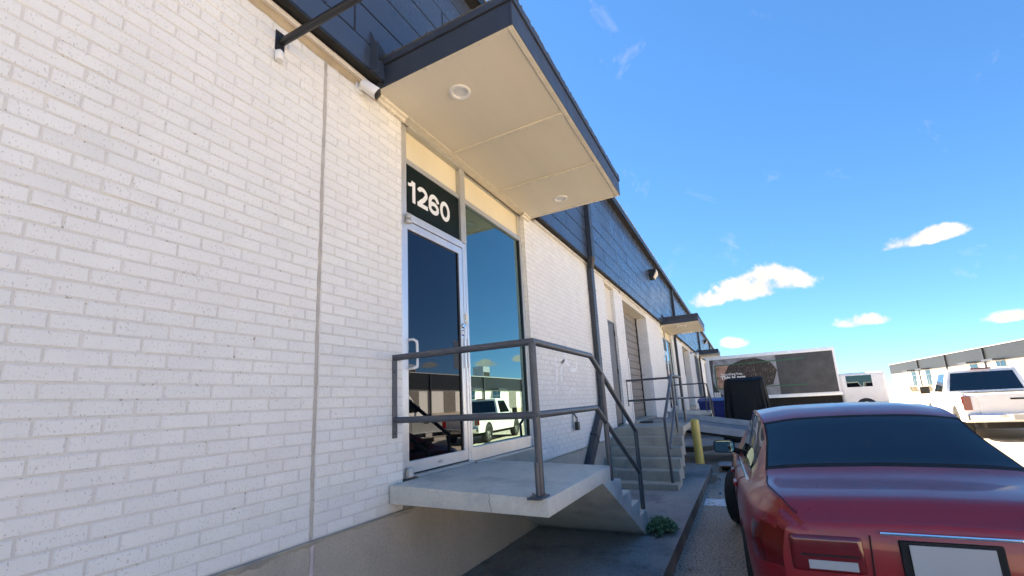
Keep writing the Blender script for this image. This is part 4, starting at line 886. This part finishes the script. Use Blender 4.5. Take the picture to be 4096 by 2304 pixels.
def pickup(label, x, y, ang, m, grp):
    t = thing('pickup_truck', label, 'pickup', (0, 0, -1.53), group=grp); place(t, x, y, ang)
    top = [(4.75, .62), (4.78, .95), (4.70, 1.10), (3.55, 1.17), (3.3, 1.18), (-1.12, 1.20), (-1.15, 1.15), (-1.15, .60)]
    vehicle_box(t, arch_profile(top, (0, 3.70), .47, .40, .46, -1.10, 4.72), .99, m)
    cabin(t, 1.16, 1.90, 1.35, 3.35, 1.52, 2.75, .93, .74, m, 'car_glass', pillars=((.12, .80),))
    MB(0).box(-1.08, 1.28, -.84, .84, .75, 1.202).build('bed_interior', 'under', t)
    for yy in (-.99, .93): MB(0).box(-1.14, 1.34, yy, yy+.06, 1.195, 1.225).build('bed_rail', m, t, bevel=.01)
    MB(0).box(-1.30, -1.12, -.97, .97, .50, .68).build('bumper', 'chrome', t, bevel=.03, seg=2); MB(0).box(-1.168, -1.15, -.70, .70, .66, 1.17).build('tailgate', m, t, bevel=.006)
    for s in (-1, 1): MB(0).box(-1.175, -1.05, s*.995, s*.83, .78, 1.14).build('tail_light', 'tail', t, bevel=.01)
    MB(0).box(-1.178, -1.17, -.12, .12, 1.02, 1.06).build('gate_handle', 'under', t); MB(0).box(1.40, 1.46, -.22, .22, 1.86, 1.91).build('brake_lamp', 'tail', t, bevel=.01)
    MB(0).box(-1.31, -1.30, -.16, .16, .52, .66).build('number_plate', 'plate', t)
    for s in (-1, 1):
        MB(0).box(3.05, 3.16, s*1.0, s*1.24, 1.18, 1.42).build('side_mirror', 'under', t, bevel=.02)
        MB(0).box(1.75, 1.95, s*.986, s*1.005, 1.0, 1.05).build('door_handle', m, t, bevel=.004); MB(0).box(4.68, 4.78, s*.97, s*.62, .85, 1.05).build('headlight', 'plate', t, bevel=.02)
    MB(0).box(4.76, 4.80, -.55, .55, .72, 1.02).build('grille', 'under', t, bevel=.01); MB(0).box(4.70, 4.92, -.97, .97, .45, .66).build('bumper', 'chrome', t, bevel=.03)
    MB(0).box(-.9, 4.5, -.6, .6, .30, .62).build('chassis', 'under', t)
    for xx in (0, 3.70): 
        MB(0).box(xx-.46, xx+.46, -.97, .97, .5, .86).build('wheel_well', 'under', t)
        for s in (-1, 1): wheel(t, xx, s*.86, .39, .26, s)
    return t
pickup('white single cab pickup parked broadside facing the 1260 entry', 16.9, -8.55, -8, 'truck_white', 'pickups across the lot')
pickup('silver pickup parked with its tailgate towards the 1260 entry', 13.9, -9.5, -78, 'truck_silver', 'pickups across the lot')
def van(x, y, ang):
    t = thing('cargo_van', 'white high-roof cargo van parked across the lot', 'van', (0, 0, -1.53)); place(t, x, y, ang)
    top = [(4.75, .5), (4.80, .95), (4.55, 1.15), (3.75, 1.35), (3.0, 2.28), (2.6, 2.60), (2.2, 2.70), (-1.0, 2.72), (-1.08, 2.65), (-1.12, .5)]
    vehicle_box(t, arch_profile(top, (0, 3.75), .42, .36, .42, -1.1, 4.72), .98, 'truck_white', bevel=.07)
    for s in (-1, 1):
        MB(0).add([(3.62, s*.986, 1.42), (3.0, s*.986, 2.15), (2.55, s*.986, 2.18), (2.5, s*.986, 1.38)], [(0, 1, 2, 3)]).build('side_window', 'car_glass', t, fixn=False)
        MB(0).box(-1.0, 4.4, s*.978, s*.992, .50, .78).build('rub_strip', 'under', t, bevel=.005); MB(0).box(3.35, 3.5, s*1.0, s*1.22, 1.45, 1.75).build('side_mirror', 'under', t, bevel=.03)
        MB(0).box(-1.14, -1.05, s*.975, s*.85, .9, 1.45).build('tail_light', 'tail', t, bevel=.01); MB(0).box(1.35, 1.362, s*.979, s*.984, .8, 2.4).build('door_gap', 'under', t)
        MB(0).box(4.62, 4.76, s*.95, s*.65, .92, 1.12).build('headlight', 'plate', t, bevel=.02)
        for xx in (0, 3.75): wheel(t, xx, s*.86, .35, .22, s)
    MB(0).add([(3.70, -.85, 1.42), (3.70, .85, 1.42), (3.04, .80, 2.24), (3.04, -.80, 2.24)], [(0, 1, 2, 3)]).build('windshield', 'car_glass', t, fixn=False)
    for xx in (0, 3.75): MB(0).box(xx-.41, xx+.41, -.96, .96, .4, .77).build('wheel_well', 'under', t)
    MB(0).box(4.72, 4.90, -.96, .96, .42, .72).build('bumper', 'under', t, bevel=.03); MB(0).box(4.79, 4.81, -.5, .5, .75, .92).build('grille', 'under', t)
van(17.2, -15.6, 0)
# ---- box truck backed to the dock, its printed side towards the camera
t = thing('box_truck', 'white box truck with a printed picture side, backed up to a far dock', 'truck', (29.4, -3.2, -1.53))
tx0 = 29.2; ty0, ty1 = -.55, -7.0
MB().box(tx0, tx0+2.4, ty0, ty1, -.35, 2.22).build('cargo_box', 'truck_white', t, bevel=.02); MB().box(tx0-.02, tx0+2.42, ty0+.02, ty0-.14, -.36, 2.24).build('corner_post', 'truck_white', t, bevel=.01)
MB().box(tx0-.02, tx0+2.42, ty0-.141, ty1-.02, 2.06, 2.24).build('top_rail', 'alu', t, bevel=.01); MB().box(tx0-.02, tx0+2.42, ty0-.141, ty1-.02, -.37, -.22).build('bottom_rail', 'alu', t, bevel=.01)
for k in range(30): MB().lathe([(.011, tx0-.021), (.011, tx0-.027), (.0001, tx0-.03)], (0, ty0-.2-k*.16, 2.10), 'x', 6).build('rivet', 'alu', t)
pr = empty_part('picture_panel', t)
def ad(nm, m, poly, lay): MB().prism(poly, tx0-.004-.003*lay, tx0-.0012-.003*lay, 'x').build(nm, m, pr)
def blob(cy_, cz, ry, rz_, n=26, wob=.06, ph=0): return [(cy_+ry*math.cos(2*math.pi*i/n)*(1+wob*math.sin(3*i+ph)), cz+rz_*math.sin(2*math.pi*i/n)*(1+wob*math.sin(2.1*i+ph))) for i in range(n)]
ad('print_ground', 'print_dark', [(ty0-.18, -.18), (-6.9, -.18), (-6.9, 2.04), (ty0-.18, 2.04)], 0)
ad('print_arm', 'print_grey', [(-.95, 2.03), (-.85, 1.3), (-.80, .8), (-.95, .3), (-1.3, -.15), (-2.6, -.17), (-4.2, -.17), (-4.2, 2.03)], 1)
ad('print_hand', 'print_skin', [(-1.03, 1.65), (-1.02, .9), (-1.0, .34), (-1.4, .33), (-1.9, .34), (-2.6, .34), (-2.6, 1.0), (-2.0, 1.5), (-1.75, 1.68)], 2)
ad('print_soil', 'print_soil', [(-1.60, .75), (-1.48, 1.15), (-1.74, 1.62), (-2.1, 1.78), (-2.5, 1.93), (-3.2, 1.98), (-3.9, 1.7), (-4.2, 1.2), (-3.9, .4), (-2.6, .2), (-2.0, .4)], 3)
for nm, p in (('print_frame', [(-.975, 1.70), (-.975, 1.65), (-5.6, 1.72), (-5.6, 1.77)]), ('print_frame', [(-.975, 1.70), (-1.03, 1.70), (-1.0, .28), (-.945, .28)]), ('print_frame', [(-.945, .28), (-.945, .33), (-5.6, .33), (-5.6, .28)])): ad(nm, 'green', p, 4)
ad('print_arrow', 'green', [(-1.05, 1.04), (-1.045, .82), (-1.215, .93)], 4); ad('print_arrow', 'print_skin', [(-1.075, .99), (-1.07, .868), (-1.165, .93)], 5)
def text(s, size, y, z, x, parent, m, off=0, fit=None):
    cu = bpy.data.curves.new('lettering', 'FONT'); cu.body = s; cu.size = size; cu.offset = off; cu.extrude = .001
    ob = bpy.data.objects.new('tmp', cu); COL.objects.link(ob); bpy.context.view_layer.update()
    me = bpy.data.meshes.new_from_object(ob.evaluated_get(bpy.context.evaluated_depsgraph_get())); bpy.data.objects.remove(ob)
    me.materials.clear(); me.materials.append(M[m])
    if fit:
        mx_ = max(v.co.x for v in me.vertices)
        for v in me.vertices: v.co.x *= fit/mx_
    o = bpy.data.objects.new('lettering', me); COL.objects.link(o); o.parent = parent; l = Vector((x, y, z+ZO)); q = parent
    while q is not None: l -= q.location; q = q.parent
    o.location = l; o.rotation_euler = (R(90), 0, R(-90)); return o
text('Nourishing lives.', .20, -1.28, 1.07, tx0-.022, pr, 'white_vinyl', .002, 1.16); text('This is pos', .28, -1.25, .845, tx0-.022, pr, 'white_vinyl', .012, 1.31)
for i in range(9): ad('document', 'white_vinyl', [(-.78-.12*(i % 3), .02-.1*(i//3)), (-.78-.12*(i % 3)-.1, .02-.1*(i//3)), (-.78-.12*(i % 3)-.1, .1-.1*(i//3)), (-.78-.12*(i % 3), .1-.1*(i//3))], 4)
MB().box(tx0+.2, tx0+2.2, -7.02, -9.0, -.9, .75).build('cab', 'truck_white', t, bevel=.15, seg=3, smooth=40); MB().box(tx0+.35, tx0+2.05, ty0-.2, -8.6, -1.05, -.36).build('chassis', 'under', t)
MB().box(tx0+.195, tx0+.199, -7.3, -8.4, .0, .6).build('side_window', 'car_glass', t)
for y in (-2.2, -8.0):
    for x in (tx0+.3, tx0+2.1): MB().lathe([(.28, -.13), (.45, -.13), (.47, -.09), (.47, .09), (.45, .13), (.28, .13)], (x, y, -1.06), 'x', 28, close=True).build('tyre', 'tyre', t, smooth=35); MB().lathe([(.29, -.1), (.29, .1), (.0001, .06)], (x, y, -1.06), 'x', 20).build('rim', 'rim', t, smooth=35)
MB().box(tx0+.1, tx0+2.3, ty0+.15, ty0+.0, -.9, -.75).build('bumper', 'under', t)

# ---- red car
def red_car():
    t = thing('red_car', 'dark red compact car parked along the kerb beside the walkway', 'car', (0, 0, -1.53)); th = 2.5
    ca, sa = math.cos(R(th)), math.sin(R(th)); hw = .865
    sidex, sidey = 5.0, -2.135
    fx, fy = 6.22, sidey+(6.22-sidex)*math.tan(R(th)); WB = 2.58
    fcx, fcy = fx+sa*hw, fy-ca*hw
    place(t, fcx-WB*ca, fcy-WB*sa, th)
    def itp(tab, x):
        xs, ys = zip(*tab); return float(np.interp(x, xs, ys))
    def smooth(tab, x, w=.10): return sum(itp(tab, x+d*w) for d in (-1, -.66, -.33, 0, .33, .66, 1))/7
    TOP = [(-.74, .82), (-.70, .93), (-.55, .965), (-.20, .985), (-.05, 1.02), (.52, 1.335), (.75, 1.385), (1.15, 1.405), (1.55, 1.385), (1.75, 1.34), (2.48, .98), (2.6, .955), (3.1, .86), (3.3, .79), (3.42, .66)]
    W = [(-.76, .66), (-.70, .74), (-.60, .80), (-.35, .845), (.2, .862), (1.0, .866), (2.2, .862), (2.8, .85), (3.1, .80), (3.3, .71), (3.42, .58)]
    BELT = [(-.76, .84), (-.3, .89), (1.0, .885), (2.4, .87), (3.0, .80), (3.42, .60)]
    SILL = [(-.76, .36), (-.65, .27), (0, .25), (.5, .21), (2.2, .20), (3.1, .22), (3.42, .30)]
    CAB = [(-.30, 0), (.35, 1), (1.8, 1), (2.45, 0)]
    NV = 34
    def section(x):
        w = smooth(W, x, .07); zt = smooth(TOP, x, .09); zb = min(smooth(BELT, x, .1), zt-.05); zs = smooth(SILL, x, .06); k = smooth(CAB, x, .12)
        zb2 = zb
        wg = w*(.885*k+.93*(1-k)); wr = (.585*k+.70*w/.86*(1-k))
        zre = zt-(.055*k+.022*(1-k))
        ctrl = [(w*.93, zs), (w*.985, zs+.06), (w*1.0, zs+.22), (w*1.003, .60*zb+.16), (w*.992, zb-.10), (w*.968, zb-.025), (wg+.018, zb), (wg, zb+.012), (wg*.62+wr*.38, zb+.36*(zre-zb)+.01), (wr+.03, zre-.012), (wr-.02, zre+.012*k+.006), (wr*.6, zt-.008), (0, zt)]
        # resample piecewise by parameter with light smoothing
        pts = []
        n = len(ctrl)
        for i in range(NV):
            u = i/(NV-1)*(n-1); j = min(int(u), n-2); f_ = u-j
            p0, p1, p2, p3 = ctrl[max(0, j-1)], ctrl[j], ctrl[j+1], ctrl[min(n-1, j+2)]
            q = [.5*((2*p1[c])+(-p0[c]+p2[c])*f_+(2*p0[c]-5*p1[c]+4*p2[c]-p3[c])*f_**2+(-p0[c]+3*p1[c]-3*p2[c]+p3[c])*f_**3) for c in (0, 1)]
            pts.append(q)
        RA = .355
        for xc in (0, WB):
            if abs(x-xc) < RA:
                za = .315+math.sqrt(RA**2-(x-xc)**2)*.99
                for q in pts[:18]:
                    if q[1] < za: q[1] = za
        return pts, k, zb, zt
    XS = sorted(set([round(v, 4) for v in list(np.arange(-.745, 3.42, .035))+list(np.arange(-.38, .39, .014))+list(np.arange(WB-.38, WB+.39, .014))+[-.755, -.75, -.735, 3.415, 3.42]]))
    secs = [section(x) for x in XS]
    full = []
    for x, (pts, k, zb, zt) in zip(XS, secs):
        L_ = [(x, q[0], q[1]) for q in pts]; full.append(L_[:-1]+[(x, 0, pts[-1][1])]+[(x, -q[0], q[1]) for q in reversed(pts[:-1])])
    m_ = len(full[0]); groups = {}
    V = [p for r_ in full for p in r_]
    for i in range(len(XS)-1):
        xm = (XS[i]+XS[i+1])/2; k = secs[i][1]
        for j in range(m_-1):
            jj = min(j, m_-2-j); u = (jj+.5)/(NV-1)*12
            zc = (full[i][j][2]+full[i+1][j+1][2])/2; yc = abs(full[i][j][1])
            g = ('body', 'car_red')
            if 7.25 < u < 9.0 and k > .62:
                if .33 < xm < 1.02: g = ('rear_side_window', 'car_glass')
                elif 1.10 < xm < 1.92: g = ('front_side_window', 'car_glass')
                else: g = ('body', 'car_red')
            if 1.02 <= xm <= 1.10 and 7.0 < u < 9.0: g = ('pillar', 'under')
            if u > 9.45 and -.05 < xm < .53: g = ('rear_window_seal', 'under')
            if u > 9.75 and .0 < xm < .47: g = ('rear_window', 'car_glass')
            if u > 9.7 and 1.80 < xm < 2.38: g = ('windshield', 'car_glass')
            if xm < -.50 and .60 < zc < .80 and yc > .50: g = ('tail_light', 'tail')
            if xm < -.5 and u < 1.6: g = ('rear_bumper_skirt', 'under')
            if g[0] != 'body' and 'window' != g[0][-6:] or 'side' in g[0]: g = g+(j < m_//2,)
            groups.setdefault(g, []).append((i*m_+j, (i+1)*m_+j, (i+1)*m_+j+1, i*m_+j+1))
    objs = {}
    for (nm, mm, *_), fs in groups.items():
        used = sorted(set(v for f_ in fs for v in f_)); ix = {v: n for n, v in enumerate(used)}
        mb = MB(0); mb.add([V[v] for v in used], [tuple(ix[v] for v in f_) for f_ in fs]); objs[nm] = mb.build(nm, mm, t, smooth=60, fixn=True)
    # rear fascia closing the shell
    mb = MB(0); r0 = full[0]; mb.v = [tuple(p) for p in r0]; n = len(r0)
    inner = [(-.768, p[1]*.93, .60+(p[2]-.60)*.9) for p in r0]; mb.v += inner; mb.f = [(i, i+1, n+i+1, n+i) for i in range(n-1)]
    mb.f.append(tuple(n+i for i in range(n))); mb.f.append((0, n, 2*n-1, n-1)); mb.build('rear_panel', 'car_red', t, smooth=50)
    mb = MB(0); r0 = full[-1]; mb.v = [tuple(p) for p in r0]; mb.f = [tuple(range(n-1, -1, -1))]; mb.build('front_panel', 'car_red', t)
    for s in (-1, 1):
        MB(0).box(-.779, -.70, s*.655, s*.33, .605, .79).build('tail_light', 'tail', t, bevel=.028, seg=3, smooth=40)
        MB(0).box(-.783, -.772, s*.58, s*.37, .625, .668).build('reverse_lamp', 'plate', t, bevel=.004); MB(0).box(-.7815, -.772, s*.61, s*.36, .688, .696).build('lamp_divider', 'under', t)
        MB(0).box(-.772, -.74, s*.60, s*.42, .36, .40).build('reflector', 'tail', t, bevel=.004)
    MB(0).box(-.782, -.73, -.19, .19, .60, .785).build('plate_frame', 'under', t, bevel=.008); MB(0).box(-.790, -.7845, -.155, .155, .62, .77).build('number_plate', 'plate', t)
    MB(0).box(-.786, -.76, -.26, .26, .806, .822).build('trunk_trim', 'chrome', t, bevel=.006); MB(0).box(-.79, -.5, -.62, .62, .25, .335).build('lower_valance', 'under', t, bevel=.02)
    for s in (-1, 1):
        MB(0).tube([(-.775, s*.30, .80), (-.772, s*.31, .585)], .0035, 6).build('trunk_gap', 'under', t)
        rows = []
        for x in np.arange(-.70, -.10, .04):
            sec = section(x)[0]; q = sec[int(9.9/12*(NV-1))]; rows.append((x, s*q[0], q[1]+.002))
        MB(0).tube(rows, .0035, 6).build('trunk_gap', 'under', t)
    MB(0).box(-.776, -.74, -.66, .66, .545, .553).build('bumper_gap', 'under', t)
    MB(0).tube([(-.70, .42, .27), (-.80, .42, .265)], .032, 16).build('exhaust', 'chrome', t, smooth=40)
    # door gaps follow the shell
    def side_line(x, u0, u1, n=16, sgn=1, e=.0015):
        pts = section(x)[0]; P_ = []
        for k in range(n):
            u = (u0+(u1-u0)*k/(n-1))/12*(NV-1); j = min(int(u), NV-2); f_ = u-j; P_.append((x, sgn*(pts[j][0]*(1-f_)+pts[j+1][0]*f_+e), pts[j][1]*(1-f_)+pts[j+1][1]*f_))
        return P_
    for s in (1, -1):
        for x in (1.06, 2.02, .40): MB(0).tube(side_line(x, .8, 6.2, sgn=s), .0035, 6).build('door_gap', 'under', t)
        for u in (6.9,):
            rows = []
            for x in np.arange(.30, 2.0, .05):
                pts = section(x)[0]; uu = u/12*(NV-1); j = int(uu); rows.append((x, s*(pts[j][0]+.006), pts[j][1]+.004))
            MB(0).tube(rows, .007, 8).build('window_trim', 'chrome', t, smooth=50)
        for x in (1.16, .30+.16):
            p = side_line(x, 4.35, 4.4, 2, s)[0]
            MB(0).box(x, x+.19, p[1]-s*.004, p[1]+s*.024, p[2]-.016, p[2]+.016).build('door_handle', 'car_red', t, bevel=.012, seg=3, smooth=40)
        p = side_line(1.93, 6.6, 6.7, 2, s)[0]
        MB(0).tube([(1.93, s*(p[1]*s-.03), p[2]+.02), (1.95, s*(p[1]*s+.07), p[2]+.055)], .030, 12).build('mirror_arm', 'under', t, smooth=40)
        mm = MB(0); my = p[1]*s+.135
        rows = []
        for hx, sc in ((-.03, .93), (-.02, 1.0), (.03, .98), (.09, .80), (.125, .45)):
            rows.append([(1.935+hx, s*(my+.108*sc*math.copysign(abs(math.cos(a))**.45, math.cos(a))), p[2]+.085+.068*sc*math.copysign(abs(math.sin(a))**.45, math.sin(a))) for a in [2*math.pi*q/32 for q in range(32)]])
        mm.grid(rows, closed=True); mm.f.append(tuple(4*32+q for q in range(32))); mm.build('side_mirror', 'under', t, smooth=50)
        MB(0).add([(1.9045, s*(my+.096*math.copysign(abs(math.cos(a))**.4, math.cos(a))), p[2]+.085+.058*math.copysign(abs(math.sin(a))**.4, math.sin(a))) for a in [2*math.pi*q/32 for q in range(32)]], [tuple(range(32))]).build('mirror_glass', 'mirror_glass', t, fixn=False)
    for xc in (0, WB):
        MB(0).box(xc-.36, xc+.36, -.80, .80, .22, .66).build('wheel_well', 'under', t)
    MB(0).box(-.6, 3.2, -.78, .78, .19, .34).build('floor_pan', 'under', t)
    for s in (-1, 1):
        wheel(t, 0, s*.765, .315, .205, s); wheel(t, WB, s*(.775+.03), .315, .205, s, steer=R(-17))
red_car()

# ------------------------------------------------------------------ building across the lot (seen in the glass)
OB = thing('opposite_warehouse', 'long white brick warehouse with dark grey band across the parking lot', 'building', (30, -34, -1.53)); oy = -33.0
B('wall', 'far_brick', OB, -40, 130, oy, oy-20, -.45, 2.5); B('foundation_wall', 'found', OB, -40, 130, oy+.01, oy-19.9, -1.55, -.452); B('metal_band', 'dark_metal', OB, -40, 130, oy+.15, oy-20, 2.501, 4.5)
B('roof_edge', 'alu_dull', OB, -40, 130, oy+.22, oy-20, 4.501, 4.62)
for i in range(12):
    x = -34+i*13.2; MB().box(x, x+.2, oy+.12, oy+.35, -1.5, 4.5).build('downspout', 'spout', OB)
    for a in (3.2, 8.6):
        if (i+int(a)) % 2: 
            dd = empty_part('dock_door', OB)
            MB().box(x+a, x+a+2.7, oy+.012, oy+.03, -.5, 2.3).build('door_leaf', 'dock_slat', dd)
            for k in range(1, 8): MB().box(x+a, x+a+2.7, oy+.031, oy+.036, -.5+k*.35, -.48+k*.35).build('slat_gap', 'under', dd)
        else:
            dd = empty_part('entry', OB)
            MB().box(x+a, x+a+2.4, oy+.012, oy+.03, -.5, 2.4).build('glazing', 'glass_far', dd); MB().box(x+a+1.2, x+a+1.26, oy+.031, oy+.06, -.5, 2.4).build('mullion', 'alu', dd); MB().box(x+a, x+a+2.4, oy+.031, oy+.055, 1.6, 1.66).build('mullion', 'alu', dd)
            MB().box(x+a-.3, x+a+2.7, oy+.16, oy+1.3, 2.5, 2.75).build('canopy', 'fascia', dd)
            MB().box(x+a+1.0, x+a+2.6, oy+.03, oy+1.25, -.62, -.5).build('landing', 'slab', dd)
            for k in range(5): MB().box(x+a+.9-.3*k, x+a+1.2-.3*k, oy+.03, oy+1.25, -1.5, -.62-.18*k).build('step', 'slab2', dd)
            MB().tube([(x+a+2.55, oy+.05, .42), (x+a+2.55, oy+1.2, .42), (x+a+1.1, oy+1.2, .42), (x+a-.3, oy+1.2, -.45), (x+a-.3, oy+1.2, -1.4)], .03, 8).build('handrail', 'rail', dd, smooth=40)
for i, (x, w) in enumerate(((62.5, 2.2), (44, 1.4))):
    t = thing('rooftop_unit', ('large grey' if i == 0 else 'small grey')+' air conditioning unit on the roof of the warehouse across the lot', 'air conditioner', (x, oy-3, 4.62))
    MB().box(x, x+w, oy-2.2, oy-4.2, 4.62, 4.62+w*.9).build('cabinet', 'galv', t, bevel=.03); MB().box(x+.1, x+w-.1, oy-2.195, oy-2.18, 4.8, 4.9+w*.35).build('grille', 'under', t)
    MB().lathe([(w*.3, 4.62+w*.9), (w*.3, 4.70+w*.9)], (x+w/2, oy-3.2, 0), 'z', 20).build('fan_guard', 'under', t)
